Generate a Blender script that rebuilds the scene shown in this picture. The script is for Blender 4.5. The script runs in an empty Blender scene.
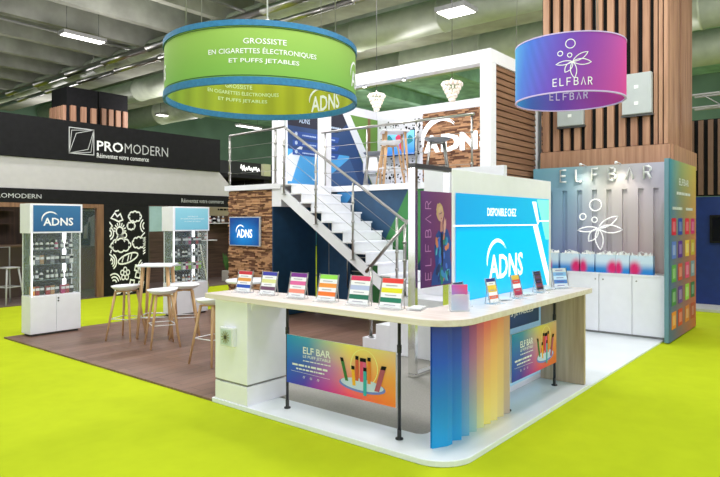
import bpy, bmesh, math, random
from mathutils import Vector, Matrix
random.seed(11)
SC = bpy.context.scene
COL = SC.collection
PI = math.pi

# ------------------------------------------------------------------ materials
def s2l(c):
    return tuple((v/12.92 if v <= .04045 else ((v+.055)/1.055)**2.4) for v in c)
def rgb(r, g, b): return s2l((r/255, g/255, b/255))
MC = {}
def mat(name, col, rough=.5, metal=0, noise=.06, nscale=8, emit=None, es=0, spec=.5, alpha=1, trans=0, bump=0, stretch=(1,1,1)):
    if name in MC: return MC[name]
    m = bpy.data.materials.new(name); m.use_nodes = True
    nt = m.node_tree; b = nt.nodes['Principled BSDF']
    b.inputs['Roughness'].default_value = rough
    b.inputs['Metallic'].default_value = metal
    b.inputs['Specular IOR Level'].default_value = spec
    tc = nt.nodes.new('ShaderNodeTexCoord')
    mp = nt.nodes.new('ShaderNodeMapping'); mp.inputs['Scale'].default_value = stretch
    nz = nt.nodes.new('ShaderNodeTexNoise'); nz.inputs['Scale'].default_value = nscale; nz.inputs['Detail'].default_value = 4
    nt.links.new(tc.outputs['Object'], mp.inputs['Vector']); nt.links.new(mp.outputs['Vector'], nz.inputs['Vector'])
    r = nt.nodes.new('ShaderNodeValToRGB')
    r.color_ramp.elements[0].position = .3; r.color_ramp.elements[1].position = .7
    r.color_ramp.elements[0].color = tuple(max(0, v*(1-noise)) for v in col)+(1,)
    r.color_ramp.elements[1].color = tuple(min(1, v*(1+noise)) for v in col)+(1,)
    nt.links.new(nz.outputs['Fac'], r.inputs['Fac']); nt.links.new(r.outputs['Color'], b.inputs['Base Color'])
    if bump:
        bp = nt.nodes.new('ShaderNodeBump'); bp.inputs['Strength'].default_value = bump; bp.inputs['Distance'].default_value = .01
        nt.links.new(nz.outputs['Fac'], bp.inputs['Height']); nt.links.new(bp.outputs['Normal'], b.inputs['Normal'])
    if emit:
        b.inputs['Emission Color'].default_value = tuple(emit)+(1,); b.inputs['Emission Strength'].default_value = es
    if alpha < 1: b.inputs['Alpha'].default_value = alpha
    if trans: b.inputs['Transmission Weight'].default_value = trans; b.inputs['IOR'].default_value = 1.15
    MC[name] = m; return m
def wood(name, c1, c2, rough=.45, axis='z', scale=3, island=0):
    if name in MC: return MC[name]
    m = bpy.data.materials.new(name); m.use_nodes = True
    nt = m.node_tree; b = nt.nodes['Principled BSDF']; b.inputs['Roughness'].default_value = rough
    tc = nt.nodes.new('ShaderNodeTexCoord'); mp = nt.nodes.new('ShaderNodeMapping')
    s = {'x': (.6, 9, 9), 'y': (9, .6, 9), 'z': (9, 9, .6)}[axis]
    mp.inputs['Scale'].default_value = s
    nz = nt.nodes.new('ShaderNodeTexNoise'); nz.inputs['Scale'].default_value = scale; nz.inputs['Detail'].default_value = 6
    r = nt.nodes.new('ShaderNodeValToRGB'); r.color_ramp.elements[0].position = .3; r.color_ramp.elements[1].position = .7
    r.color_ramp.elements[0].color = tuple(c1)+(1,); r.color_ramp.elements[1].color = tuple(c2)+(1,)
    nt.links.new(tc.outputs['Object'], mp.inputs['Vector']); nt.links.new(mp.outputs['Vector'], nz.inputs['Vector'])
    if island:
        g = nt.nodes.new('ShaderNodeNewGeometry'); mx = nt.nodes.new('ShaderNodeMath'); mx.operation = 'MULTIPLY_ADD'
        mx.inputs[1].default_value = island; nt.links.new(g.outputs['Random Per Island'], mx.inputs[0])
        sb = nt.nodes.new('ShaderNodeMath'); sb.operation = 'SUBTRACT'; sb.inputs[1].default_value = island/2
        nt.links.new(nz.outputs['Fac'], sb.inputs[0]); nt.links.new(sb.outputs[0], mx.inputs[2]); nt.links.new(mx.outputs[0], r.inputs['Fac'])
    else: nt.links.new(nz.outputs['Fac'], r.inputs['Fac'])
    nt.links.new(r.outputs['Color'], b.inputs['Base Color'])
    MC[name] = m; return m
def printed(name, rough=.5, es=0, alpha=1):
    """a printed or backlit sheet: colour comes from the print's own vertex colours"""
    if name in MC: return MC[name]
    m = bpy.data.materials.new(name); m.use_nodes = True
    nt = m.node_tree; b = nt.nodes['Principled BSDF']; b.inputs['Roughness'].default_value = rough
    a = nt.nodes.new('ShaderNodeVertexColor'); a.layer_name = 'Col'
    nt.links.new(a.outputs['Color'], b.inputs['Base Color'])
    if es:
        nt.links.new(a.outputs['Color'], b.inputs['Emission Color']); b.inputs['Emission Strength'].default_value = es
    MC[name] = m; return m

WHITE = mat('white_laminate', (.84,.84,.90), .35, noise=.02)
WHITE2 = mat('white_paint', (.80,.80,.83), .5, noise=.03)
WGLOSS = mat('white_gloss_floor', (.78,.82,.88), .18, noise=.03, nscale=2)
OAKTOP = wood('pale_worktop', (.70,.58,.54), (.82,.73,.72), .35, 'y', 3)
OAK = wood('oak_board', (.38,.28,.19), (.60,.48,.35), .5, 'z', 2)
OAKLEG = wood('oak_leg', (.50,.28,.13), (.70,.45,.25), .5, 'z', 4)
SLAT = wood('slat_wood', (.30,.145,.085), (.48,.265,.165), .55, 'z', 2, .3)
DSLAT = wood('dark_slat_wood', (.10,.05,.03), (.17,.09,.055), .55, 'z', 2, .3)
BRICKW = wood('split_wood', (.13,.05,.022), (.56,.30,.15), .7, 'y', 5, .8)
LOUV = wood('louver_wood', (.17,.08,.045), (.30,.16,.09), .6, 'x', 3)
WALNUT = wood('walnut', (.06,.035,.022), (.13,.075,.05), .6, 'x', 3)
CHROME = mat('brushed_steel', (.40,.39,.37), .32, 1, .05, 20)
CHROME2 = mat('polished_steel', (.78,.78,.77), .14, 1, .02)
DSTEEL = mat('dark_steel', (.10,.10,.10), .35, .8)
BLACK = mat('black_matte', (.009,.009,.010), .7, noise=.2, spec=.15)
BLACKP = mat('black_pole', (.015,.015,.018), .4)
GREYM = mat('grey_metal', (.30,.30,.29), .5, .4)
CONC = mat('concrete', (.30,.30,.265), .9, noise=.22, nscale=1.6, bump=.1)
CONC2 = mat('green_lit_ceiling', (.26,.44,.32), .9, noise=.3, nscale=1.5)  # green light from the lime floor put into the ceiling colour
DUCT = mat('duct_metal', (.42,.46,.36), .5, .15, .12, 3)
NAVY = mat('navy_panel', (.018,.062,.135), .45, noise=.1)
SEAT = mat('white_shell', (.80,.80,.84), .35, noise=.02)
SEATG = mat('grey_shell', (.22,.24,.27), .5, noise=.04)
PLASTIC = mat('white_plastic', (.72,.74,.75), .4, noise=.02)
ACRYL = mat('clear_acrylic', (.9,.93,.95), .08, noise=.01, alpha=.28)
GLASS = mat('clear_glass', (.75,.9,.85), .05, noise=.01, alpha=.14)
INK = mat('white_ink', (.86,.87,.88), .5, noise=.01)
INKG = mat('grey_ink', (.50,.51,.52), .5, noise=.01)
INKD = mat('soft_ink', (.70,.85,.45), .5, noise=.01)
LETTERLIT = mat('lit_white', (.9,.9,.9), .4, noise=.01, emit=(1,1,1), es=.8)
LITW = mat('lamp_glow', (1,1,1), .5, noise=.01, emit=(1,.98,.94), es=6)
LITLED = mat('led_strip', (1,1,1), .5, noise=.01, emit=(.95,.97,1), es=2.6)
BLUEBAND = mat('blue_trim', (.02,.17,.36), .6, noise=.15, nscale=30)
PRINT = printed('printed_sheet', .5)
PRINTG = printed('printed_fabric', .75)
SCREEN = printed('lit_screen', .3, .42)
SCREENLO = printed('backlit_print', .3, .35)
CRYSTAL = mat('crystal', (.9,.86,.8), .2, noise=.05, nscale=40, emit=(1,.80,.66), es=.28)
def flat(r, g, b, rough=.5, es=0):
    n = 'colour_%02x%02x%02x_%d' % (r, g, b, es*10)
    c = rgb(r, g, b)
    return mat(n, c, rough, noise=.03, emit=c if es else None, es=es)

# ------------------------------------------------------------------ mesh tools
class FR:
    """a plane in the place: o origin, r to the reader's right, u up, n towards the reader"""
    def __init__(s, o, r, u=(0,0,1)):
        s.o = Vector(o); s.r = Vector(r).normalized(); s.u = Vector(u).normalized(); s.n = s.r.cross(s.u)
    def p(s, a, b, c=0): return s.o + s.r*a + s.u*b + s.n*c
class MB:
    def __init__(s): s.v = []; s.f = []; s.m = []; s.c = []; s.sm = []
    def add(s, vs, fs, mi=0, cols=None, smooth=False):
        k = len(s.v); s.v += [tuple(v) for v in vs]; s.f += [tuple(i+k for i in f) for f in fs]; s.m += [mi]*len(fs); s.sm += [smooth]*len(fs)
        s.c += list(cols) if cols else [(1,1,1)]*len(vs)
        return s
    def box(s, x0, y0, z0, x1, y1, z1, mi=0):
        vs = [(x,y,z) for z in (z0,z1) for y in (y0,y1) for x in (x0,x1)]
        return s.add(vs, [(0,2,3,1),(4,5,7,6),(0,1,5,4),(2,6,7,3),(0,4,6,2),(1,3,7,5)], mi)
    def fbox(s, fr, a0, b0, c0, a1, b1, c1, mi=0):
        vs = [fr.p(a,b,c) for c in (c0,c1) for b in (b0,b1) for a in (a0,a1)]
        return s.add(vs, [(0,2,3,1),(4,5,7,6),(0,1,5,4),(2,6,7,3),(0,4,6,2),(1,3,7,5)], mi)
    def prism(s, lo, hi, mi=0):
        n = len(lo)
        return s.add(list(lo)+list(hi), [tuple(range(n))[::-1], tuple(range(n,2*n))]+[(i,(i+1)%n,n+(i+1)%n,n+i) for i in range(n)], mi)
    def tube(s, pts, r, n=8, mi=0, closed=False, rs=None):
        pts = [Vector(p) for p in pts]; N = len(pts); rings = []
        for i, p in enumerate(pts):
            a = pts[(i-1) % N] if (closed or i) else p; b = pts[(i+1) % N] if (closed or i < N-1) else p
            t = (b-a).normalized(); h = Vector((0,0,1)) if abs(t.z) < .9 else Vector((1,0,0))
            x = t.cross(h).normalized(); y = t.cross(x).normalized(); R = rs[i] if rs else r
            rings.append([p + (x*math.cos(2*PI*k/n)+y*math.sin(2*PI*k/n))*R for k in range(n)])
        vs = [v for q in rings for v in q]; fs = []
        for i in range(N if closed else N-1):
            j = (i+1) % N
            for k in range(n): fs.append((i*n+k, i*n+(k+1)%n, j*n+(k+1)%n, j*n+k))
        if not closed: fs += [tuple(range(n))[::-1], tuple(range((N-1)*n, N*n))]
        return s.add(vs, fs, mi, smooth=True)
    def lathe(s, cx, cy, prof, n=24, mi=0, smooth=True, cap=True):
        vs = []; fs = []
        for (r, z) in prof:
            for k in range(n): vs.append((cx+r*math.cos(2*PI*k/n), cy+r*math.sin(2*PI*k/n), z))
        for i in range(len(prof)-1):
            for k in range(n): fs.append((i*n+k, i*n+(k+1)%n, (i+1)*n+(k+1)%n, (i+1)*n+k))
        if cap: fs += [tuple(range(n))[::-1], tuple(range((len(prof)-1)*n, len(prof)*n))]
        return s.add(vs, fs, mi, smooth=smooth)
    def grid(s, fn, nu, nv, col=None, mi=0, smooth=False):
        vs = []; cs = []
        for j in range(nv+1):
            for i in range(nu+1):
                vs.append(fn(i/nu, j/nv)); cs.append(col(i/nu, j/nv) if col else (1,1,1))
        fs = [(j*(nu+1)+i, j*(nu+1)+i+1, (j+1)*(nu+1)+i+1, (j+1)*(nu+1)+i) for j in range(nv) for i in range(nu)]
        return s.add(vs, fs, mi, cs, smooth)
    def ribbon(s, fn, pts, w, closed=False, mi=0):
        P = [Vector((p[0], p[1])) for p in pts]
        P = [p for k, p in enumerate(P) if k == 0 or (p-P[k-1]).length > 1e-5]
        n = len(P); vs = []
        for i in range(n):
            a = P[(i-1) % n] if (closed or i) else None; b = P[(i+1) % n] if (closed or i < n-1) else None
            d0 = (P[i]-a).normalized() if a is not None else (b-P[i]).normalized(); d1 = (b-P[i]).normalized() if b is not None else d0
            n0 = Vector((-d0.y, d0.x)); n1 = Vector((-d1.y, d1.x)); q = n0+n1
            q = n0 if q.length < .3 else q.normalized(); q = q*min(1.6, 1/max(.4, q.dot(n0)))
            e = Vector((0,0))
            if a is None: e = -d1*w*.4
            if b is None: e = d0*w*.4
            vs += [fn(*(P[i]+e-q*w/2)), fn(*(P[i]+e+q*w/2))]
        fs = [(2*i, 2*i+1, 2*((i+1) % n)+1, 2*((i+1) % n)) for i in range(n if closed else n-1)]
        return s.add(vs, fs, mi)
    def poly(s, fn, pts, mi=0, cols=None):
        return s.add([fn(*p) for p in pts], [tuple(range(len(pts)))], mi, cols)
    def build(s, name, mats, parent=None, bevel=0, label=None, kind=None, cat=None, group=None, org=True):
        me = bpy.data.meshes.new(name); vs = [Vector(v) for v in s.v]
        o = bpy.data.objects.new(name, me); loc = Vector((0,0,0))
        if parent is not None:
            inv = WM[parent].inverted(); vs = [inv @ v for v in vs]
            WM[o] = WM[parent].copy(); o.parent = parent
        elif org and vs:
            xs = [v.x for v in vs]; ys = [v.y for v in vs]; zs = [v.z for v in vs]
            loc = Vector(((min(xs)+max(xs))/2, (min(ys)+max(ys))/2, min(zs))); vs = [v-loc for v in vs]; o.location = loc
            WM[o] = Matrix.Translation(loc)
        else: WM[o] = Matrix()
        me.from_pydata([tuple(v) for v in vs], [], s.f)
        if not isinstance(mats, (list, tuple)): mats = [mats]
        for m in mats: me.materials.append(m)
        me.polygons.foreach_set('material_index', s.m); me.polygons.foreach_set('use_smooth', s.sm)
        if any(c != (1,1,1) for c in s.c):
            at = me.color_attributes.new('Col', 'FLOAT_COLOR', 'POINT')
            at.data.foreach_set('color', [x for c in s.c for x in (c[0], c[1], c[2], 1)])
        me.update(); COL.objects.link(o)
        if bevel:
            bm = o.modifiers.new('bevel', 'BEVEL'); bm.width = bevel; bm.segments = 2; bm.limit_method = 'ANGLE'
        if label: o['label'] = label
        if kind: o['kind'] = kind
        if cat: o['category'] = cat
        if group: o['group'] = group
        return o
WM = {}
def thing(name, label, cat, loc=(0,0,0), rz=0, group=None):
    o = bpy.data.objects.new(name, None); o.empty_display_size = .1; COL.objects.link(o)
    o.location = loc; o.rotation_euler = (0,0,rz); WM[o] = Matrix.Translation(loc) @ Matrix.Rotation(rz, 4, 'Z')
    o['label'] = label; o['category'] = cat
    if group: o['group'] = group
    return o
def dup(root, loc=None, rz=None, label=None, group=None):
    kids = {}
    for o in ALLKIDS(root): kids.setdefault(o.parent, []).append(o)
    r = root.copy(); COL.objects.link(r)
    def rec(src, dst):
        for ch in kids.get(src, []):
            c = ch.copy(); COL.objects.link(c); c.parent = dst; rec(ch, c)
    rec(root, r)
    if loc is not None: r.location = loc
    if rz is not None: r.rotation_euler = (0,0,rz)
    if label: r['label'] = label
    if group: r['group'] = group
    return r
def ALLKIDS(root):
    out = []
    for ch in root.children: out.append(ch); out += ALLKIDS(ch)
    return out
def place(o, loc, rz=0, label=None):
    o.location = loc; o.rotation_euler = (0,0,rz)
    if label: o['label'] = label
_tx = {}
def text2d(s, bold=0, depth=0):
    k = (s, bold, depth)
    if k in _tx: return _tx[k]
    cu = bpy.data.curves.new('t', 'FONT'); cu.body = s; cu.resolution_u = 2; cu.offset = bold; cu.extrude = depth; cu.space_line = .85
    o = bpy.data.objects.new('t', cu); me = bpy.data.meshes.new_from_object(o)
    vs = [tuple(v.co) for v in me.vertices]; fs = [tuple(p.vertices) for p in me.polygons]
    bpy.data.objects.remove(o); bpy.data.meshes.remove(me); bpy.data.curves.remove(cu)
    _tx[k] = (vs, fs); return vs, fs
def text(mb, fn, s, a0, b0, a1, b1, c=.003, bold=.008, depth=0, mi=0):
    """lettering fitted in the rectangle a0..a1, b0..b1 of the map fn(a,b,c)"""
    vs, fs = text2d(s, bold, .5 if depth else 0)
    xs = [v[0] for v in vs]; ys = [v[1] for v in vs]; x0, x1, y0, y1 = min(xs), max(xs), min(ys), max(ys)
    mb.add([fn(a0+(v[0]-x0)/(x1-x0)*(a1-a0), b0+(v[1]-y0)/(y1-y0)*(b1-b0), c+((v[2]+.5)*depth if depth else 0)) for v in vs], fs, mi)
def greek(mb, fn, a0, b0, a1, b1, c=.004, seed=1):
    """small print too fine to read: word-like dashes"""
    rr = random.Random(seed); a = a0; w = (a1-a0)
    while a < a1-w*.03:
        l = w*rr.uniform(.05,.16); e = min(a+l, a1)
        mb.add([fn(a,b0,c), fn(e,b0,c), fn(e,b1,c), fn(a,b1,c)], [(0,1,2,3)]); a = e+w*.025
def lerp(a, b, t): return tuple(x+(y-x)*t for x, y in zip(a, b))
def ramp(stops, t):
    t = max(0, min(1, t))
    for (p0, c0), (p1, c1) in zip(stops, stops[1:]):
        if t <= p1: return lerp(c0, c1, 0 if p1 == p0 else (t-p0)/(p1-p0))
    return stops[-1][1]
def bilerp(rows, u, v):   # rows: list of ramps from bottom to top
    n = len(rows)-1; k = min(n-1, int(v*n)); f = v*n-k
    return lerp(ramp(rows[k], u), ramp(rows[k+1], u), f)
LET = {'E': [[(.62,1),(0,1),(0,0),(.62,0)],[(0,.5),(.55,.5)]], 'L': [[(0,1),(0,0),(.58,0)]], 'F': [[(.6,1),(0,1),(0,0)],[(0,.5),(.5,.5)]],
 'B': [[(0,0),(0,1),(.42,1),(.58,.88),(.58,.64),(.42,.52),(0,.52)],[(.42,.52),(.63,.38),(.63,.14),(.42,0),(0,0)]],
 'A': [[(0,0),(.34,1),(.68,0)]], 'R': [[(0,0),(0,1),(.42,1),(.6,.86),(.6,.64),(.42,.5),(0,.5)],[(.32,.5),(.62,0)]]}
def thinword(a0, b0, a1, h, word='ELFBAR'):
    """strokes of thin capitals over a0..a1"""
    n = len(word); lw = h*.8; gap = ((a1-a0)-lw*.66)/(n-1); out = []
    for i, ch in enumerate(word):
        for st in LET[ch]: out.append([(a0+i*gap+x*lw, b0+y*h) for x, y in st])
    return out
def leafmark(cx, cy, s):
    """three bubbles over a spray of leaves; s = overall width"""
    out = []
    for (x, y, r) in ((-.06,.50,.13),(-.34,.24,.07),(-.08,.17,.06)):
        out.append(([(cx+s*(x+r*math.cos(2*PI*k/18)), cy+s*(y+r*math.sin(2*PI*k/18))) for k in range(18)], True))
    for (ang, L, wd) in ((186,.46,.055),(235,.36,.085),(276,.48,.085),(357,.52,.085),(32,.50,.075)):
        A = math.radians(ang); ux, uy = math.cos(A), math.sin(A); pts = []
        for k in range(9): t = k/8; w = wd*math.sin(PI*t)**.8; pts.append((t*L, w))
        for k in range(7,0,-1): t = k/8; w = wd*math.sin(PI*t)**.8; pts.append((t*L, -w))
        out.append(([(cx+s*(ux*a-uy*b), cy+s*(uy*a+ux*b)-.02*s) for a, b in pts], True))
    return out
def swoosh(mb, fn, cx, cy, R, th, a0=195, a1=35, c=.003, mi=0):
    N = 28; vs = []
    for k in range(N+1):
        t = k/N; A = math.radians(a0+(a1-a0)*t); w = th*math.sin(PI*min(1, t*1.05+.02))**.7 if t < .96 else th*.1
        for q in (0, 1): vs.append(fn(cx+(R-q*w)*math.cos(A)*1.0, cy+(R-q*w)*math.sin(A)*.92, c))
    mb.add(vs, [(2*k,2*k+1,2*k+3,2*k+2) for k in range(N)], mi)
    for s in (.84,):      # streak inside the crescent's tail
        vs = []
        for k in range(11):
            t = k/10; A = math.radians(100-62*t); w = th*.28*math.sin(PI*t)
            for q in (-1, 1): vs.append(fn(cx+(R*s+q*w/2)*math.cos(A)+R*.10, cy+(R*s+q*w/2)*math.sin(A)*.92, c))
        mb.add(vs, [(2*k,2*k+1,2*k+3,2*k+2) for k in range(10)], mi)
def adns(mb, fn, a0, b0, w, c=.003, depth=0, mi=0, ratio=.34):
    h = w*ratio
    text(mb, fn, 'ADNS', a0, b0, a0+w, b0+h, c, .02, depth, mi)
    swoosh(mb, fn, a0+w*.23, b0+h*.80, w*.29, w*.055, 196, 30, c+(depth or 0), mi)
def tagdone(): pass
def FX(X): return FR((X,0,0), (0,-1,0))      # plane facing -X; a = -Y
def FY(Y): return FR((0,Y,0), (1,0,0))       # plane facing -Y; a = X

# ------------------------------------------------------------------ camera
cam = bpy.data.cameras.new('camera'); co = bpy.data.objects.new('camera', cam); COL.objects.link(co)
co.location = (0,0,1.7); co.rotation_euler = (PI/2, 0, math.radians(-50.76))
cam.sensor_width = 36; cam.sensor_fit = 'HORIZONTAL'; cam.lens = 608.5/720*36; cam.shift_y = -17.5/720; cam.clip_end = 300
SC.camera = co

# ------------------------------------------------------------------ setting: floors
def struct(mb, name, m, bevel=0, **k): return mb.build(name, m, kind='structure', bevel=bevel, **k)
LIME = mat('lime_carpet', rgb(174,188,28), .9, noise=.04, nscale=5, spec=.1)
struct(MB().box(-12,-14,-.1,34,34,0), 'floor', LIME)
def planks(name, c1, c2, rot=True):
    m = bpy.data.materials.new(name); m.use_nodes = True; nt = m.node_tree; b = nt.nodes['Principled BSDF']; b.inputs['Roughness'].default_value = .42
    tc = nt.nodes.new('ShaderNodeTexCoord'); mp = nt.nodes.new('ShaderNodeMapping')
    br = nt.nodes.new('ShaderNodeTexBrick'); br.inputs['Color1'].default_value = c1+(1,); br.inputs['Color2'].default_value = c2+(1,)
    br.inputs['Mortar'].default_value = tuple(v*.5 for v in c1)+(1,); br.inputs['Scale'].default_value = 1; br.inputs['Mortar Size'].default_value = .004
    br.inputs['Brick Width'].default_value = 1.2; br.inputs['Row Height'].default_value = .16
    nz = nt.nodes.new('ShaderNodeTexNoise'); nz.inputs['Scale'].default_value = 4; mp2 = nt.nodes.new('ShaderNodeMapping'); mp2.inputs['Scale'].default_value = (.6,6,1)
    mx = nt.nodes.new('ShaderNodeMix'); mx.data_type = 'RGBA'; mx.blend_type = 'MULTIPLY'; mx.inputs['Factor'].default_value = .6
    cr = nt.nodes.new('ShaderNodeValToRGB'); cr.color_ramp.elements[0].color = (.45,.45,.45,1); cr.color_ramp.elements[1].color = (1.3,1.3,1.3,1)
    L = nt.links.new; L(tc.outputs['Object'], mp.inputs['Vector']); L(mp.outputs['Vector'], br.inputs['Vector']); L(tc.outputs['Object'], mp2.inputs['Vector'])
    L(mp2.outputs['Vector'], nz.inputs['Vector']); L(nz.outputs['Fac'], cr.inputs['Fac']); L(br.outputs['Color'], mx.inputs['A']); L(cr.outputs['Color'], mx.inputs['B'])
    L(mx.outputs['Result'], b.inputs['Base Color']); return m
WOODF = planks('brown_plank_floor', (.165,.088,.062), (.235,.135,.10))
GREYF = mat('grey_carpet', rgb(150,148,143), .9, noise=.08, nscale=60, spec=.1)
z1 = .02
struct(MB().box(3.56,4.68,0,8.6,9.56,z1), 'wood_floor', WOODF)
struct(MB().box(3.95,2.60,0,6.22,4.68,z1), 'carpet_floor', GREYF)
struct(MB().box(6.22,2.11,0,10.9,4.68,z1), 'white_floor', WGLOSS)
# ------------------------------------------------------------------ hall shell
struct(MB().box(-12,-14,8.1,34,34,8.3), 'ceiling', CONC2)
HALLW = mat('hall_wall', rgb(92,118,100), .9, noise=.2, nscale=.6)  # greenish light of the far hall put into this wall colour
struct(MB().box(30,-14,0,30.3,34,8.1), 'wall_right', HALLW)
struct(MB().box(-12,31,0,30,31.3,8.1), 'wall_back', HALLW)
for i, y in enumerate([7.3 + 1.95*k for k in range(12)]):
    # concrete ribs, tapered in section, ending on the long girder
    w0, w1 = .55, .22
    lo = [(-12,y-w1/2,7.05),(-12,y+w1/2,7.05),(-12,y+w0/2,8.1),(-12,y-w0/2,8.1)]
    struct(MB().prism(lo, [(11.2,p[1],p[2]) for p in lo]), 'ceiling_rib', CONC)
struct(MB().box(11.2,-10,6.9,11.9,31,8.1), 'ceiling_girder', CONC)
struct(MB().box(14.6,-10,7.0,15.5,31,8.1), 'ceiling_girder', CONC)
for k in range(8):
    y = -6+k*4.6
    struct(MB().box(15.5,y,7.55,30,y+.35,8.1), 'ceiling_rib', CONC2)
def duct(name, label, x, z, r, y0, y1, m, cat='duct', step=1.5):
    t = thing(name, label, cat, (x, y0, z-r))
    b = MB(); y = y0; ps = []; rs = []
    while y < y1:
        ps += [(x,y,z),(x,y+.07,z),(x,y+.071,z),(x,y+step-.001,z)]; rs += [r+.025,r+.025,r,r]; y += step
    b.tube(ps, r, 28, rs=rs); b.build('duct_body', m, t)
    b = MB()
    for k in range(3): yy = y0+2+k*(y1-y0)/3.2; b.tube([(x,yy,z+r),(x,yy,8.1)], .012, 5)
    b.build('hanger_rod', GREYM, t); return t
duct('ventilation_duct', 'large grey-green round ventilation duct high above the two-storey stand', 17.4, 7.15, .58, -6, 30, DUCT, step=3)
duct('ventilation_duct', 'long round duct running beside the girder at upper left', 10.55, 7.05, .26, -4, 30, DUCT, step=2.2)
duct('ventilation_duct', 'slim silver pipe under the ribs at upper left', 9.85, 6.75, .10, -4, 30, CHROME, 'pipe', 2.5)
duct('ventilation_duct', 'second slim silver pipe just above the wooden columns', 10.25, 6.55, .07, -4, 30, CHROME, 'pipe', 2.5)
duct('ventilation_duct', 'broad dull duct passing over the green round sign', 13.2, 6.9, .42, -6, 30, DUCT, step=2.8)
b = MB()
for yy in (9.2, 15.2): b.tube([(-6,yy,6.85),(9.9,yy,6.85)], .035, 8)
# cable tray pipes, one thing each
for i, (yy, nm) in enumerate(((11.9,'thin conduit under the ribs at the top left corner'),(17.2,'thin conduit just behind the upper left strip light'))):
    b = MB(); b.tube([(-8,yy,6.95),(10.0,yy,6.95)], .04, 8); b.build('conduit', GREYM, label=nm, cat='conduit')
def luminaire(x, y, z, lx, ly, label, power=0):
    t = thing('ceiling_light', label, 'ceiling light', (x,y,z), group=None)
    MB().box(x-lx/2-.04,y-ly/2-.04,z,x+lx/2+.04,y+ly/2+.04,z+.1).build('housing', GREYM, t)
    MB().box(x-lx/2,y-ly/2,z-.015,x+lx/2,y+ly/2,z-.001).build('diffuser', LITW, t)
    b = MB(); b.tube([(x-lx*.4,y,z+.1),(x-lx*.4,y,8.1)], .008, 5); b.tube([(x+lx*.4,y,z+.1),(x+lx*.4,y,8.1)], .008, 5); b.build('suspension_wire', DSTEEL, t)
luminaire(8.03,16.26,6.65,1.1,.26,'white strip light below the concrete ribs at upper left')
luminaire(17.2,26.0,6.8,1.4,.35,'small strip light just left of the green round sign, far off')
luminaire(21.8,25.6,6.8,1.5,.35,'strip light seen below the green round sign, far off')
luminaire(11.46,6.69,6.2,.5,.65,'square ceiling light above the big duct, right of the top centre')
luminaire(14.0,-1.2,6.85,1.3,.35,'strip light at the far upper right beyond the slatted column')
# ------------------------------------------------------------------ slatted columns
def slats(mb, fr, a0, a1, b0, b1, pitch, w, d, mi=0):
    n = int(round((a1-a0)/pitch)); p = (a1-a0)/n
    for i in range(n): mb.fbox(fr, a0+i*p+(p-w)/2, b0, .002, a0+i*p+(p+w)/2, b1, d, mi)
t = thing('slatted_column', 'huge square column clad in light wooden slats over black', 'column', (10.9,3.1,2.6))
MB().box(10.0,2.22,2.6,11.7,4.15,8.1).build('core', BLACK, t)
b = MB(); f = FX(10.0); slats(b, f, -4.15, -2.40, 2.86, 8.0, .172, .098, .07); b.build('front_slats', SLAT, t)
b = MB(); slats(b, f, -2.39, -2.18, 2.86, 8.0, .075, .052, .06); b.build('corner_slats', SLAT, t)
b = MB(); f = FY(2.22); slats(b, f, 9.93, 10.75, 2.86, 8.0, .095, .052, .03); slats(b, f, 10.86, 11.7, 2.86, 8.0, .095, .052, .03); b.build('side_slats', SLAT, t)
b = MB()
for k in range(2): b.box(9.90,2.15+k*1.0,2.56,9.99,3.145+k*1.0,2.85)
b.box(9.99,2.12,2.56,10.85,2.21,2.85); b.box(10.86,2.12,2.56,11.7,2.21,2.85); b.build('lower_band', SLAT, t)
def far_column(x, y, w, d, zt, label, a0, a1):
    t = thing('slatted_column', label, 'column', (x+w/2,y+d/2,0))
    MB().box(x,y,0,x+w,y+d,zt).build('core', BLACK, t)
    b = MB(); slats(b, FX(x), -(y+d), -y, 2.5, zt-1.0, .27, .15, .08); slats(b, FY(y), x, x+w, 2.5, zt-1.0, .27, .15, .08); b.build('slats', SLAT, t)
def flood(loc, w, h, label, fr):
    t = thing('flat_speaker', label, 'wall panel', fr.p(*loc))
    a, b0, c = loc
    m = MB(); m.fbox(fr, a-w/2, b0, c, a+w/2, b0+h, c+.10); m.build('housing', flat(176,182,184), t, bevel=.01)
    m = MB(); m.fbox(fr, a-w/2-.02, b0-.03, c+.005, a+w/2+.02, b0, c+.06); m.build('bracket', DSTEEL, t)
    for dz in (.22, .62): m = MB(); m.fbox(fr, a-.03, b0+h*dz, c+.10, a+.03, b0+h*dz+.05, c+.106); m.build('status_mark', INK, t)
flood((-2.60,3.33,.08), .42, .62, 'grey flat panel mounted on the slatted column, right of the purple round sign', FX(10.0))
flood((-3.62,3.25,.08), .42, .62, 'grey flat panel on the slatted column half hidden under the purple round sign', FX(10.0))
far_column(15.0,29.0-4.5,1.0,1.0,6.0,'a',0,0) if False else None

# ------------------------------------------------------------------ hanging round signs
def drum(name, label, cx, cy, r, z0, z1, colfn, incol, band=None, cable=None):
    t = thing(name, label, 'hanging sign', (cx,cy,z0))
    N = 96
    def cyl(rr): return lambda u, v: (cx+rr*math.cos(2*PI*u), cy+rr*math.sin(2*PI*u), z0+(z1-z0)*v)
    m = MB(); m.grid(cyl(r), N, 10, colfn, smooth=True); m.build('outer_print', PRINTG, t)
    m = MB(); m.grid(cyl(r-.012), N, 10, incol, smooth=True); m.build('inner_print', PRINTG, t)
    return t
def cylfn(cx, cy, r, a_c, inside=False):
    # a = arc length to the reader's right about the direction a_c, b = height
    if inside: return lambda a, b, c=0: (cx+(r-c)*math.cos(a_c-a/r), cy+(r-c)*math.sin(a_c-a/r), b)
    return lambda a, b, c=0: (cx+(r+c)*math.cos(a_c+a/r), cy+(r+c)*math.sin(a_c+a/r), b)
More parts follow.
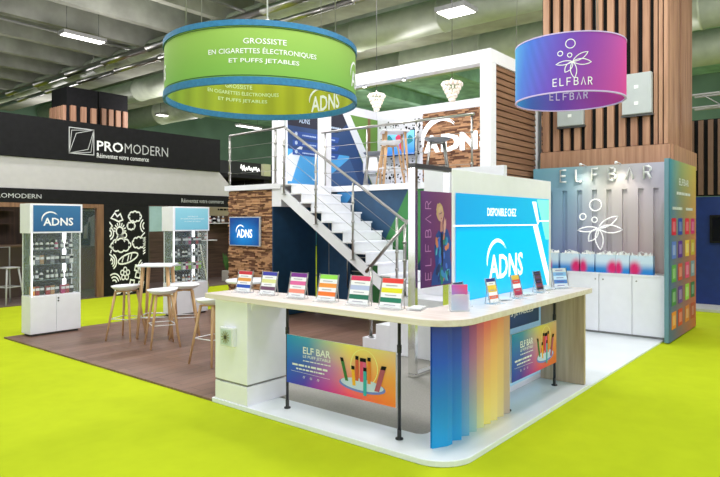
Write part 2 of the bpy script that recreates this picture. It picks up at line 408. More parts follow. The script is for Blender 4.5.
def ring(m, cx, cy, z, r, zr, dr, mi=0):
    N = 96
    pr = [(r-dr,z-zr),(r+dr,z-zr),(r+dr,z+zr),(r-dr,z+zr)]
    vs = [(cx+p*math.cos(2*PI*k/N), cy+p*math.sin(2*PI*k/N), q) for k in range(N) for p, q in pr]
    m.add(vs, [(k*4+i, k*4+(i+1)%4, ((k+1)%N)*4+(i+1)%4, ((k+1)%N)*4+i) for k in range(N) for i in range(4)], mi, smooth=False)
# green
cx, cy, r, z0, z1_ = 4.32, 4.86, .985, 2.93, 3.495
G1, G2, G3 = rgb(112,168,66), rgb(150,184,84), rgb(190,205,40)
def gcol(u, v): return lerp(G1, G2, v)
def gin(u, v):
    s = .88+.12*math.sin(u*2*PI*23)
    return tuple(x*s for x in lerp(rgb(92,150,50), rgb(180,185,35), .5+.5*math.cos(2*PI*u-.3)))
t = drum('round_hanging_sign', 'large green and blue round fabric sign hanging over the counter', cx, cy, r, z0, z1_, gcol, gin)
for zz, hh, sz in ((z0+.028,.032,z0+.075),(z1_-.022,.026,z1_-.06)):
    m = MB(); ring(m, cx, cy, zz, r, hh, .014); m.build('blue_band', BLUEBAND, t, label='blue band along the rim')
    m = MB(); ring(m, cx, cy, sz, r, .003, .003); m.build('dark_seam', flat(40,80,30), t)
fc = math.atan2(-cy, -cx)
for nm, (fn, off) in {'lettering': (cylfn(cx,cy,r,fc), 0)}.items():
    m = MB()
    text(m, fn, 'GROSSISTE', -.17, 3.285, .22, 3.335); text(m, fn, 'EN CIGARETTES ÉLECTRONIQUES', -.50, 3.19, .52, 3.255); text(m, fn, 'ET PUFFS JETABLES', -.30, 3.105, .34, 3.155)
    m.build('lettering', INK, t)
m = MB(); fn = cylfn(cx,cy,r,fc); adns(m, fn, 1.10, 3.06, .50, ratio=.34); adns(m, fn, -1.66, 3.08, .45, ratio=.34); m.build('logo', INK, t)
fi = cylfn(cx,cy,r-.012,fc+PI,True)
m = MB(); text(m, fi, 'GROSSISTE', -.45, 3.285, -.12, 3.335); text(m, fi, 'EN CIGARETTES ÉLECTRONIQUES', -.68, 3.20, .20, 3.26); text(m, fi, 'ET PUFFS JETABLES', -.54, 3.115, .06, 3.165); m.build('inner_lettering', INKD, t)
m = MB(); adns(m, fi, .62, 3.0, .47, ratio=.40); m.build('inner_logo', INK, t)
m = MB()
for k in range(4):
    A = fc+PI/4+k*PI/2; m.tube([(cx+r*math.cos(A),cy+r*math.sin(A),z1_),(cx+r*math.cos(A)*.9,cy+r*math.sin(A)*.9,8.1)], .006, 5)
m.build('suspension_cable', GREYM, t)
m = MB(); hx, hy = cx+r*math.cos(fc+PI*.98), cy+r*math.sin(fc+PI*.98); m.tube([(hx,hy,4.05),(hx,hy,8.1)], .01, 6); m.tube([(hx,hy,z1_),(hx,hy,4.06)], .006, 5); m.lathe(hx,hy,[(.02,3.95),(.06,3.97),(.075,4.05),(.05,4.13),(.02,4.15)],16); m.build('hoist', PLASTIC, t)
# purple
cx, cy, r, z0, z1_ = 6.45, 2.38, .56, 2.97, 3.56
fc = math.atan2(-cy, -cx)
PS = [(0,rgb(20,165,215)),(.22,rgb(60,110,205)),(.45,rgb(105,65,180)),(.7,rgb(165,60,160)),(1,rgb(215,45,135))]
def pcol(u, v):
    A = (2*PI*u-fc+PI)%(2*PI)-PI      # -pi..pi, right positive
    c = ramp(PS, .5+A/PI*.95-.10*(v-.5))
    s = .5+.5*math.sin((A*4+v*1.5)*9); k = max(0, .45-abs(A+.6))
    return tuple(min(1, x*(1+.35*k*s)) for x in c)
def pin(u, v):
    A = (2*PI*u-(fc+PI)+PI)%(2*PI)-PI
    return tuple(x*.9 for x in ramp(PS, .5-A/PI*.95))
t = thing('round_hanging_sign', 'purple and blue round fabric sign hanging before the slatted column', 'hanging sign', (cx,cy,z0))
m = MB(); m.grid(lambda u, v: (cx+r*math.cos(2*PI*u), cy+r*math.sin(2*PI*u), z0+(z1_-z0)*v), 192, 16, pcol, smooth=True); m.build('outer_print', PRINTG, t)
m = MB(); m.grid(lambda u, v: (cx+(r-.012)*math.cos(2*PI*u), cy+(r-.012)*math.sin(2*PI*u), z0+(z1_-z0)*v), 96, 8, pin, smooth=True); m.build('inner_print', PRINTG, t)
for zz in (z0+.004, z1_-.004): m = MB(); ring(m, cx, cy, zz, r-.006, .006, .01); m.build('rim', flat(200,180,225), t)
fn = cylfn(cx,cy,r,fc); fn2 = lambda a, b: fn(a, b, .003)
m = MB()
for st in thinword(-.155, 3.035, .215, .07): m.ribbon(fn2, st, .0085)
m.build('lettering', INK, t)
m = MB()
for pts, cl in leafmark(.03, 3.27, .34): m.ribbon(fn2, pts, .008, cl)
m.build('emblem', INK, t)
fi = cylfn(cx,cy,r-.012,fc+PI,True); fi2 = lambda a, b: fi(a, b, .003)
m = MB()
for st in thinword(-.22, 3.10, .20, .075): m.ribbon(fi2, st, .011)
for pts, cl in leafmark(-.03, 3.30, .26): m.ribbon(fi2, pts, .008, cl)
m.build('inner_lettering', flat(200,190,225), t)
m = MB()
for k in range(3):
    A = fc+k*2*PI/3+.5; m.tube([(cx+r*math.cos(A)*.85,cy+r*math.sin(A)*.85,8.1),(cx+(r-.006)*math.cos(A),cy+(r-.006)*math.sin(A),z1_)], .004, 5)
m.build('suspension_cable', GREYM, t)
# ------------------------------------------------------------------ counter island
def rcorner(x0, y0, x1, y1, r, n=10, r2=0):
    """outline of the L counter: outer edge along x0 and y0, rounded at (x0,y0)"""
    return [(x0+r-r*math.cos(PI/2*k/n), y0+r-r*math.sin(PI/2*k/n)) for k in range(n+1)]
def Lshape(x0, y0, xe, ye, wx, wy, r):
    o = rcorner(x0, y0, 0, 0, r)            # from (x0,y0+r) to (x0+r,y0)
    pts = [(x0,ye)] + o + [(xe,y0),(xe,y0+wy)]
    ri = .06
    pts += [(x0+wx+ri, y0+wy), (x0+wx+.02,y0+wy+.02), (x0+wx, y0+wy+ri), (x0+wx, ye)]
    return pts
def lprism(mb, pts, z0, z1, mi=0): mb.prism([(p[0],p[1],z0) for p in pts], [(p[0],p[1],z1) for p in pts], mi)
t = thing('display_counter', 'L-shaped white counter island with pale wood worktop in the foreground', 'counter', (3.8,2.4,0))
m = MB(); lprism(m, Lshape(3.55,2.10,6.25,4.70,.40,.50,.28), 0, .045); m.build('plinth', WGLOSS, t, bevel=.006)
m = MB(); lprism(m, Lshape(3.53,2.08,6.275,4.78,.47,.50,.30), .972, 1.02); m.build('worktop', OAKTOP, t, bevel=.004)
# pillar at the left end
m = MB(); m.box(3.56,4.205,.045,4.05,4.66,.215); m.box(3.575,4.22,.215,4.035,4.665,.235,1); m.box(3.56,4.205,.235,4.05,4.66,.971); m.build('left_pillar', [WHITE, GREYM], t, bevel=.003)
m = MB(); m.box(3.6,2.16,.895,4.0,2.5,.971)
m = MB()
# curved gusset between pillar and worktop
pts = [(4.205-.001,.971)] + [(4.205-.09*(1-math.sin(PI/2*k/8)), .971-.09*(1-math.cos(PI/2*k/8))) for k in range(9)]
m = MB(); prof = [(4.203,.970),(4.203,.87)]+[(4.203-.10*(1-math.cos(PI/2*k/8)), .87+.10*math.sin(PI/2*k/8)) for k in range(1,9)]
m.prism([(3.60,p[0],p[1]) for p in prof], [(4.03,p[0],p[1]) for p in prof]); m.build('gusset', WHITE, t)
m = MB(); m.box(6.18,2.13,.046,6.222,2.585,.970); m.build('end_panel', OAK, t, bevel=.002)
# fluted printed corner: folded blades, gradient print
TOP = [(0,rgb(35,45,160)),(.25,rgb(45,45,145)),(.42,rgb(140,40,115)),(.62,rgb(225,60,100)),(.82,rgb(235,120,95)),(1,rgb(215,160,130))]
MID = [(0,rgb(15,85,215)),(.25,rgb(50,90,205)),(.42,rgb(180,110,165)),(.62,rgb(245,165,130)),(.82,rgb(248,195,120)),(1,rgb(215,175,145))]
BOT = [(0,rgb(0,160,225)),(.25,rgb(30,165,225)),(.42,rgb(150,200,205)),(.62,rgb(252,238,130)),(.82,rgb(248,230,150)),(1,rgb(190,172,165))]
def gpc(u, v): return bilerp([BOT, lerp and [(p, lerp(a, b, .5)) for (p, a), (_, b) in zip(BOT, MID)], MID, TOP], u, v)
path = [(3.75,2.39),(3.87,2.33),(3.93,2.325)]
x = 3.93
while x < 4.80: path += [(x+.035,2.375),(x+.118,2.315)]; x += .118
lens = [0]
for a, b2 in zip(path, path[1:]): lens.append(lens[-1]+math.dist(a, b2))
m = MB()
for i in range(len(path)-1):
    a, b2 = path[i], path[i+1]; u0, u1 = lens[i]/lens[-1], lens[i+1]/lens[-1]
    for off in (0, .012):
        m.grid(lambda u, v: (a[0]+(b2[0]-a[0])*u, a[1]+off+(b2[1]-a[1])*u, .046+.925*v), 2, 12, lambda u, v, u0=u0, u1=u1: gpc(u0+(u1-u0)*u, v))
m.build('fluted_corner_panel', PRINT, t, label='folded panel printed blue, pink and yellow')
# outlet-like switch box with flower rosette on pillar
t = thing('rosette_box', 'small square white box with round rosette on the counter pillar', 'box', (3.55,4.42,.55))
f = FX(3.56)
m = MB(); m.fbox(f, -4.53,.56,0,-4.35,.73,.05); m.build('case', PLASTIC, t, bevel=.006)
m = MB(); m.fbox(f, -4.51,.575,.05,-4.37,.715,.055); m.build('face', flat(190,205,200), t)
m = MB()
for k in range(12):
    A = 2*PI*k/12; m.ribbon(lambda a, b: f.p(a, b, .058), [(-4.44+.02*math.cos(A), .645+.02*math.sin(A)), (-4.44+.055*math.cos(A), .645+.055*math.sin(A))], .010)
m.build('rosette', flat(150,150,105), t)
m = MB(); m.fbox(f, -4.455,.63,.055,-4.425,.66,.062); m.build('hub', flat(60,60,50), t)
# banner poles and banners
def pole(x, y, label):
    t = thing('banner_pole', label, 'pole', (x,y,.045))
    m = MB(); m.tube([(x,y,.05),(x,y,.971)], .013, 12); m.build('pole', BLACKP, t)
    m = MB(); m.lathe(x,y,[(.03,.045),(.03,.055),(.016,.06),(.016,.12)],14); m.build('foot', BLACKP, t)
    m = MB(); m.tube([(x,y,.70),(x,y,.76)], .018, 12); m.build('collar', BLACKP, t)
pole(3.765,3.905,'black pole left of the long banner on the left side of the counter')
pole(3.765,2.69,'black pole right of the long banner on the left side of the counter')
pole(4.93,2.36,'black pole beside the folded gradient panel, left end of the right-hand banner')
pole(5.985,2.36,'black pole near the wooden end panel of the counter')
BB = [[(0,rgb(15,60,190)),(.18,rgb(75,40,180)),(.38,rgb(185,35,160)),(.6,rgb(250,60,110)),(.85,rgb(250,110,50)),(1,rgb(250,125,40))],
      [(0,rgb(0,105,215)),(.22,rgb(60,100,205)),(.42,rgb(190,120,200)),(.62,rgb(250,165,140)),(.85,rgb(250,165,80)),(1,rgb(250,165,80))],
      [(0,rgb(0,150,215)),(.22,rgb(70,165,205)),(.42,rgb(190,205,170)),(.62,rgb(250,235,110)),(.85,rgb(240,215,140)),(1,rgb(235,200,160))]]
def banner(fr, a0, a1, b0, b1, label, dark=1.0):
    t = thing('banner', label, 'banner', fr.p((a0+a1)/2, b0, 0))
    W = a1-a0; H = b1-b0
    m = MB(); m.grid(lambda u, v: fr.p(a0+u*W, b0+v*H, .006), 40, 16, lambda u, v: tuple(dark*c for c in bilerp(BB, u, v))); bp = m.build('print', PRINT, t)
    m = MB(); m.fbox(fr, a0, b0, -.006, a1, b1, .005); m.build('board', WHITE, t)
    fn = lambda a, b, c=.008: fr.p(a0+a*W, b0+b*H, c); f2 = lambda a, b: fn(a, b)
    m = MB()
    text(m, fn, 'ELF BAR', .17,.66,.44,.80, .008, .02); text(m, fn, 'LE PUFF JETABLE', .17,.56,.44,.635, .008, .012)
    greek(m, fn, .17,.505,.44,.525, .008, 1); greek(m, fn, .06,.39,.42,.43, .008, 2); greek(m, fn, .10,.315,.38,.345, .008, 3)
    for k in range(3): m.ribbon(f2, [(.18+.07*k+.009*math.cos(q), .18+.022*math.sin(q)) for q in (0,1,2,3,4,5)], .004, True)
    m.ribbon(f2, [(.05,.27),(.43,.25)], .006)
    m.build('lettering', INK, bp)
    m = MB(); c2 = [(.74+.115*math.cos(2*PI*k/32), .62+.33*math.sin(2*PI*k/32)) for k in range(32)]; m.ribbon(f2, c2, .007, True); m.build('ring', flat(250,245,160), bp)
    m = MB(); m.poly(lambda a, b: fn(a, b, .0085), [(.72+.20*math.cos(2*PI*k/32), .26+.13*math.sin(2*PI*k/32)) for k in range(32)]); m.build('dish_edge', flat(110,130,215), t)
    m = MB(); m.poly(lambda a, b: fn(a, b, .009), [(.72+.185*math.cos(2*PI*k/32), .285+.11*math.sin(2*PI*k/32)) for k in range(32)]); m.build('dish', flat(200,215,245), t)
    body = MB(); caps = MB(); cols = [rgb(50,120,60), rgb(250,180,40), rgb(215,90,60), rgb(235,70,120), rgb(225,90,150), rgb(240,130,50), rgb(40,170,180), rgb(180,80,110)]
    dev = [(.59,.30,-.04,.36),(.655,.24,-.01,.30),(.68,.34,.0,.40),(.72,.34,0,.38),(.745,.34,0,.38),(.785,.33,.0,.42),(.75,.09,.0,.46),(.85,.22,.05,.42)]
    for i, (x, y, lean, L) in enumerate(dev):
        w = .014 if i < 7 else .02; q = [(x-w,y),(x+w,y),(x+w+lean,y+L),(x-w+lean,y+L)]
        c = cols[i]; body.add([fn(a, b, .0095+i*.0003) for a, b in q], [(0,1,2,3)], 0, [c, c, c, c])
        q = [(x-w+lean,y+L),(x+w+lean,y+L),(x+w+lean*1.2,y+L+.07),(x-w+lean*1.2,y+L+.07)]
        caps.add([fn(a, b, .0095+i*.0003) for a, b in q], [(0,1,2,3)])
    body.build('printed_devices', PRINT, t); caps.build('printed_caps', BLACK, t)
banner(FX(3.745), -3.885, -2.705, .285, .705, 'long colourful printed banner on the left side of the counter, facing left')
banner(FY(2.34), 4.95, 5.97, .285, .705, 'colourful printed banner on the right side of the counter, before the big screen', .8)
# ------------------------------------------------------------------ card holders on the worktop
def holder(cols, w, h, name, label, fancy=0):
    """clear tilted stand with a colour-striped card; faces local -Y, base at origin"""
    t = thing(name, label, 'card holder')
    f = FR((0,0,.01), (1,0,0), (0,math.sin(.24),math.cos(.24)))
    m = MB(); m.fbox(f, -w/2-.012, 0, -.008, w/2+.012, h, -.004); m.box(-w/2-.012,-.055,.001,w/2+.012,.05,.006)
    m.fbox(f, -w/2-.012, 0, .004, w/2+.012, .02, .014)
    m.build('acrylic_stand', ACRYL, t)
    for s in (-1,1): m = MB(); m.tube([(s*(w/2+.010),.05,.005), f.p(s*(w/2+.010),h*.5,-.01), f.p(s*(w/2+.010),h+.005,0), f.p(s*(w/2+.010),.004,0)], .003, 6); m.build('side_rod', CHROME, t)
    n = len(cols); m = MB()
    for i, c in enumerate(cols):
        b1 = h*(.98-i*.96/n); b0 = h*(.98-(i+1)*.96/n); cc = rgb(*c)
        m.add([f.p(-w/2,b0,0), f.p(w/2,b0,0), f.p(w/2,b1,0), f.p(-w/2,b1,0)], [(0,1,2,3)], 0, [cc]*4)
    card = m.build('striped_card', PRINT, t)
    m = MB()
    for i in range(n):
        yy = h*(.98-(i+.5)*.96/n)
        if fancy or i % 2: m.fbox(f, -w*.30, yy-.003, .001, w*.25, yy+.003, .002)
    m.build('card_print', flat(170,165,180) if not fancy else flat(90,70,140), card)
    return t
WHT = (240,240,242)
LH = [(4.52,[(200,45,60),WHT,(220,150,70),WHT,(35,80,180),WHT],.17,.20,'card holder with red and blue stripes, leftmost on the worktop'),
      (4.18,[(60,60,170),WHT,(220,220,150),WHT,(110,70,100),WHT],.17,.21,'card holder with violet-blue top stripe, second from the left on the worktop'),
      (3.806,[(125,40,145),WHT,(225,100,160),WHT,(240,140,120),WHT],.175,.22,'card holder with purple and pink stripes on the left worktop'),
      (3.452,[(150,220,80),WHT,(240,150,60),WHT,(240,120,40),WHT],.18,.225,'card holder with green top and orange stripes on the left worktop'),
      (3.104,[(215,50,95),WHT,(180,190,225),WHT,(20,110,85),WHT],.185,.235,'card holder with crimson top and dark green lower stripe'),
      (2.785,[(230,60,50),WHT,(225,220,30),WHT,(20,120,90),WHT],.185,.235,'card holder with red, yellow and green stripes near the steel sign frame')]
for y, cols, w, h, lab in LH:
    o = holder(cols, w, h, 'card_holder', lab); place(o, (3.77,y,1.02), -PI/2+.10); o['group'] = 'card holders on the left worktop'
RH = [(4.24,2.42,[(40,40,80),(220,60,50),WHT,(200,50,60),WHT],.12,.19,'card holder with dark top and red stripes behind the pink flyer box',0),
      (4.567,2.30,[(40,40,120),WHT,(235,200,60),(225,190,60),WHT,(225,100,60),WHT],.12,.205,'card holder with navy top and yellow and orange stripes before the big screen',0),
      (5.03,2.30,[(225,185,70),(215,70,60),WHT,(190,50,80),(160,40,80)],.12,.20,'card holder with yellow top and crimson stripes, below the screen logo',0),
      (5.55,2.32,[(45,35,55),(90,60,70),(35,30,50),(120,50,60),(30,25,35)],.11,.20,'dark card holder near the right edge of the big screen',1)]
for x, y, cols, w, h, lab, fa in RH:
    o = holder(cols, w, h, 'card_holder', lab, fa); place(o, (x,y,1.02), -.12); o['group'] = 'card holders on the right worktop'
o = holder([(200,205,210),(120,170,215),(190,215,235),(70,120,190),(205,215,225)], .15, .20, 'card_holder', 'clear holder with pale blue leaflet at the right end of the worktop', 1); place(o, (6.02,2.30,1.02), -.6)
# flyer box
t = thing('flyer_box', 'clear box of pink and blue flyers at the counter corner', 'flyer box')
f = FR((0,0,0), (1,0,0))
m = MB(); m.box(-.07,-.03,.001,.07,.035,.008); m.box(-.07,-.033,.001,.07,-.03,.13); m.box(-.07,.035,.001,.07,.038,.2); m.box(-.073,-.03,.001,-.07,.035,.15); m.box(.07,-.03,.001,.073,.035,.15); m.build('clear_box', ACRYL, t)
m = MB(); m.grid(lambda u, v: (-.062+.124*u, -.012, .012+.19*v), 6, 6, lambda u, v: lerp(lerp(rgb(30,180,220), rgb(120,100,210), u), lerp(rgb(200,90,200), rgb(245,80,110), u), v)); m.build('front_flyer', PRINT, t)
m = MB(); m.box(-.062,-.011,.012,.062,.028,.195); m.build('flyer_stack', PLASTIC, t)
m = MB(); greek(m, lambda a, b, c: (a, -.0125-c, b), -.04, .12, .04, .13, .001); m.build('lettering', INK, t)
place(t, (4.02,2.32,1.02), -.75)
# flat leaflets and trays on the worktop
for i, (x, y, r, lab) in enumerate(((3.90,2.62,.3,'flat clear tray with leaflets at the bend of the worktop'),(4.80,2.36,-.3,'flat clear tray between the navy-topped and yellow-topped holders'),(5.28,2.36,-.2,'flat clear tray left of the dark card holder'),(5.80,2.38,-.2,'flat clear tray at the right end of the worktop'))):
    t = thing('leaflet_tray', lab, 'tray')
    MB().box(-.10,-.06,.001,.10,.06,.012).build('tray', ACRYL, t); MB().box(-.085,-.05,.0125,.085,.05,.02).build('leaflets', PLASTIC, t)
    place(t, (x,y,1.02), r)

# ------------------------------------------------------------------ LED screen wall
t = thing('screen_wall', 'white wall with a big lit cyan screen behind the counter', 'screen', (5.42,2.75,0))
m = MB(); m.prism([(4.40,2.60,.02),(6.495,2.60,.02),(6.495,2.88,.02),(4.90,2.88,.02),(4.403,2.612,.02)],[(4.40,2.60,2.133),(6.495,2.60,2.133),(6.495,2.88,2.133),(4.90,2.88,2.133),(4.403,2.612,2.133)]); m.build('cabinet', WHITE, t, bevel=.004)
f = FY(2.598)
CY, CY2 = rgb(0,185,240), rgb(35,165,215)
def scol(a, z): return CY2 if z > 1.665 else CY
m = MB(); m.grid(lambda u, v: f.p(4.44+1.98*u, .99+.945*v, .004), 20, 20, lambda u, v: lerp(rgb(0,180,240), rgb(10,190,242), u) if v < .695 else lerp(rgb(20,150,215), rgb(30,178,222), u)); m.build('screen', SCREEN, t)
fn = lambda a, b, c=.006: f.p(a, b, c); fl = lambda a, b: f.p(a, b, .0055)
m = MB(); m.ribbon(fl, [(4.41,1.66),(6.10,1.66)], .012)
m.poly(fl, [(6.0,1.655),(6.12,1.655),(6.41,1.15),(6.41,.95)]); m.poly(fl, [(5.98,1.90),(6.08,1.90),(6.16,1.69),(6.12,1.655)]); m.ribbon(fl, [(6.16,1.70),(6.41,1.70)], .012)
m.build('white_diagonals', LETTERLIT, t)
m = MB(); m.poly(lambda a, b: f.p(a, b, .005), [(6.10,1.925),(6.41,1.925),(6.41,1.5),(6.33,1.5)]); m.build('green_patch', mat('mint_lit', rgb(120,225,205), emit=rgb(120,225,205), es=.6), t)
m = MB(); text(m, fn, 'DISPONIBLE CHEZ', 5.00, 1.745, 5.60, 1.82, .006, .012); m.build('lettering', LETTERLIT, t)
m = MB(); adns(m, fn, 5.03, 1.16, .72, .006, ratio=.32); m.build('logo', LETTERLIT, t)
m = MB(); m.fbox(f, 4.44,.10,.001,6.42,.975,.003); m.build('lower_panel', mat('pale_lit', rgb(150,185,205), emit=rgb(150,195,225), es=.3), t)
m = MB(); m.fbox(f, 4.44,.655,.0035,6.15,.95,.005); m.build('navy_strip', flat(55,85,125), t)
m = MB(); text(m, fn, 'GROSSISTE EN PUFFS JETABLES', 4.5,.755,6.0,.825, .007, .02); m.build('strip_lettering', INK, t)

# ------------------------------------------------------------------ steel frame with poster
t = thing('sign_frame', 'tall polished steel rectangular frame standing behind the counter', 'sign frame', (5.75,3.7,.02))
for xx in (5.43, 6.14):
    m = MB(); m.box(xx-.028,3.655,.06,xx+.028,3.745,2.27); m.build('post', CHROME2, t, bevel=.004)
m = MB(); m.box(5.402,3.655,2.271,6.168,3.745,2.32); m.build('top_bar', DSTEEL, t, bevel=.004)
m = MB(); m.box(5.402,3.655,.021,6.168,3.745,.059); m.build('base_bar', CHROME2, t, bevel=.004)
f = FY(3.63)
t = thing('poster', 'purple poster of a person in a blue jacket on the steel frame', 'poster', (5.8,3.62,.98))
def poc(u, v): return lerp(lerp(rgb(85,25,105), rgb(150,35,90), u), lerp(rgb(110,55,120), rgb(150,80,115), u), v)
m = MB(); m.grid(lambda u, v: f.p(5.47+.77*u, .975+1.05*v, .01), 8, 12, poc); pp = m.build('print', PRINT, t)
m = MB(); m.fbox(f, 5.47,.975,0,6.24,2.025,.009); m.build('board', flat(90,40,100), t)
fn = lambda a, b: f.p(a, b, .012)
m = MB()
for i, ch in enumerate('ELFBAR'):      # reads upwards, outlined
    for st in LET[ch]:
        pts = [(5.66-y*.11, 1.06+i*.155+x*.125) for x, y in st]; m.ribbon(fn, pts, .010)
m.build('lettering', flat(215,150,200), t)
P = lambda pts, c: (lambda mm: (mm.poly(lambda a, b: f.p(a, b, .012+c[1]), pts), mm))(MB())[1]
def shape(nm, pts, col, lay):
    m = MB(); m.poly(lambda a, b: f.p(a-.035, b, .0105+lay*.0006), pts); m.build(nm, flat(*col), pp)
def blob(cx, cy, rx, ry, n=20, j=0, sd=1):
    rr = random.Random(sd); return [(cx+rx*(1+j*(rr.random()-.5))*math.cos(2*PI*k/n), cy+ry*(1+j*(rr.random()-.5))*math.sin(2*PI*k/n)) for k in range(n)]
def rot(pts, cx, cy, dg):
    A = math.radians(dg); return [(cx+(x-cx)*math.cos(A)-(y-cy)*math.sin(A), cy+(x-cx)*math.sin(A)+(y-cy)*math.cos(A)) for x, y in pts]
shape('printed_hair', rot(blob(5.885,1.80,.075,.105,26,.22,3),5.885,1.8,15), (226,190,130), 1)
shape('printed_face', rot(blob(5.895,1.765,.048,.078),5.895,1.765,18), (228,178,155), 3)
shape('printed_fringe', rot([(5.845,1.80),(5.86,1.86),(5.92,1.87),(5.95,1.82),(5.93,1.80),(5.90,1.825),(5.87,1.80)],5.895,1.8,12), (236,205,150), 4)
shape('printed_neck', [(5.885,1.58),(5.945,1.58),(5.935,1.71),(5.895,1.71)], (208,150,130), 2)
shape('printed_hand', [(5.955,1.56),(5.99,1.57),(6.01,1.66),(6.005,1.73),(5.985,1.70),(5.975,1.75),(5.96,1.70),(5.95,1.65)], (228,178,155), 6)
shape('printed_jacket', [(5.70,.99),(6.12,.985),(6.15,1.12),(6.10,1.30),(6.13,1.45),(6.05,1.60),(5.97,1.62),(5.92,1.55),(5.86,1.60),(5.80,1.55),(5.76,1.40),(5.79,1.2),(5.72,1.1)], (30,75,150), 2)
rj = random.Random(9)
for k in range(34):
    b0 = 1.02+.50*rj.random(); a0 = 5.80+.28*rj.random()
    shape('printed_jacket_pattern', rot(blob(a0, b0, .012+.022*rj.random(), .03+.05*rj.random(), 8, .5, k), a0, b0, rj.uniform(-40,40)), rj.choice([(50,150,200),(70,120,210),(40,140,110),(20,45,100),(25,50,120),(120,90,180),(225,140,90),(90,190,200)]), 3+k*.12)
shape('printed_lapel', [(5.90,1.57),(5.94,1.55),(5.95,1.3),(5.92,1.15),(5.905,1.3)], (20,28,60), 8)
shape('printed_eyes', rot([(5.868,1.782),(5.924,1.782),(5.924,1.789),(5.868,1.789)],5.895,1.765,18), (80,50,50), 7)
shape('printed_lips', rot([(5.883,1.722),(5.908,1.722),(5.902,1.732),(5.889,1.732)],5.895,1.765,18), (180,50,70), 7)

# ------------------------------------------------------------------ gradient wall with letters and cabinets at the right
t = thing('fluted_display_wall', 'tall iridescent fluted wall with white letters and leaf emblem', 'display wall', (9.8,3.1,0))
WR = [[(0,rgb(60,110,185)),(.25,rgb(110,110,175)),(.5,rgb(190,140,150)),(.75,rgb(225,160,145)),(1,rgb(215,165,150))],
      [(0,rgb(70,125,185)),(.3,rgb(120,135,180)),(.55,rgb(180,170,180)),(.8,rgb(205,180,180)),(1,rgb(200,180,180))],
      [(0,rgb(50,140,165)),(.3,rgb(95,155,175)),(.55,rgb(180,180,170)),(.8,rgb(175,170,185)),(1,rgb(165,165,190))]]
X = 9.74; y0w, y1w = 2.08, 4.20
def wc(y, z): return lerp(bilerp(WR, (4.2-y)/(4.2-2.08), z/2.57), (.75,.75,.78), .15)
f = FX(X)
def gslab(mb, y_hi, y_lo, z0, z1_, xf, xb, nu=3, nv=10):
    mb.grid(lambda u, v: (xf, y_hi+(y_lo-y_hi)*u, z0+(z1_-z0)*v), nu, nv, lambda u, v: wc(y_hi+(y_lo-y_hi)*u, z0+(z1_-z0)*v))
    for (yy) in (y_hi, y_lo): mb.grid(lambda u, v: (xf+(xb-xf)*u, yy, z0+(z1_-z0)*v), 1, nv, lambda u, v: wc(yy, z0+(z1_-z0)*v))
    for (zz) in (z0, z1_): mb.grid(lambda u, v: (xf+(xb-xf)*u, y_hi+(y_lo-y_hi)*v, zz), 1, nu, lambda u, v: wc(y_hi+(y_lo-y_hi)*v, zz))
m = MB(); gslab(m, y1w, y0w, .02, 2.57, X+.045, X+.14, 12, 12); m.build('back_panel', PRINT, t)
m = MB(); gslab(m, y1w, y0w, 2.19, 2.57, X, X+.09, 12, 3); m.build('top_band', PRINT, t)
groove = [3.91,3.669,3.43,3.195,2.975,2.745,2.514,2.30]
edges = [y1w]+groove+[y0w]
for i in range(len(edges)-1):
    hi = edges[i]-(.038 if i else 0); lo = edges[i+1]+(.038 if i < len(edges)-2 else 0)
    m = MB(); gslab(m, hi, lo, .9, 2.19, X, X+.09, 2, 8); m.build('flute_board', PRINT, t)
m = MB()
fn3 = lambda a, b: f.p(a, b, .05)
for st in thinword(-3.73, 2.33, -2.36, .19): m.ribbon(fn3, st, .026)
for st in thinword(-3.73, 2.33, -2.36, .19): m.ribbon(lambda a, b: f.p(a, b, .02), st, .026)
m2 = MB()
for st in thinword(-3.73, 2.33, -2.36, .19): m2.tube([f.p(a, b, .035) for a, b in st], .017, 8)
m2.build('raised_letters', INK, t)
m = MB()
for pts, cl in leafmark(-3.13, 1.60, .70): m.tube([f.p(a, b, .03) for a, b in pts], .010, 6, closed=cl)
m.build('emblem', mat('white_with_glow', (.85,.85,.87), .5, emit=(1,1,1), es=.35), t)  # faint glow added to the white, though the emblem is no lamp
for yy in (3.33, 2.80):
    m = MB(); m.tube([(X+.02,yy,2.572),(X-.10,yy,2.585),(X-.22,yy,2.585)], .007, 8); m.lathe(X-.24,yy,[(.022,2.56),(.024,2.585),(.015,2.60)],12); m.build('spot_lamp', WHITE2, t)
    sp = bpy.data.lights.new('wall_spot', 'SPOT'); sp.energy = 9; sp.spot_size = math.radians(105); sp.spot_blend = .8; sp.color = (1,.9,.72); sp.shadow_soft_size = .04
    so = bpy.data.objects.new('wall_spot', sp); COL.objects.link(so); so.location = (X-.24,yy,2.55); so.rotation_euler = (0, math.radians(-24), 0)
# side panel with the colour chart
t = thing('flavour_chart_panel', 'tall side panel with rows of coloured flavour squares at the right', 'display panel', (10.0,2.03,0))
SP = [[(0,rgb(60,100,140)),(.3,rgb(110,90,110)),(1,rgb(190,90,50))],[(0,rgb(70,110,140)),(.5,rgb(140,110,90)),(1,rgb(200,120,70))],[(0,rgb(50,140,165)),(.4,rgb(140,160,110)),(1,rgb(205,185,90))]]
f = FY(2.0)
m = MB(); m.box(9.16,2.003,.02,10.95,2.06,2.565); m.build('board', flat(95,135,150), t)
m = MB(); m.grid(lambda u, v: f.p(9.16+1.79*u, .02+2.545*v, .002), 12, 16, lambda u, v: bilerp(SP, u, v)); m.build('print', PRINT, t)
fn = lambda a, b, c=.005: f.p(a, b, c)
sq = [(200,30,50),(40,70,160),(215,40,60),(200,40,110),(90,120,200),(90,40,140),(225,190,60),(190,170,40),(90,160,60),(200,80,40),(215,70,110),(120,150,160),(60,130,60),(100,60,140),(150,200,60),(40,110,60),(225,130,30),(200,60,30),(210,120,40),(170,60,30)]
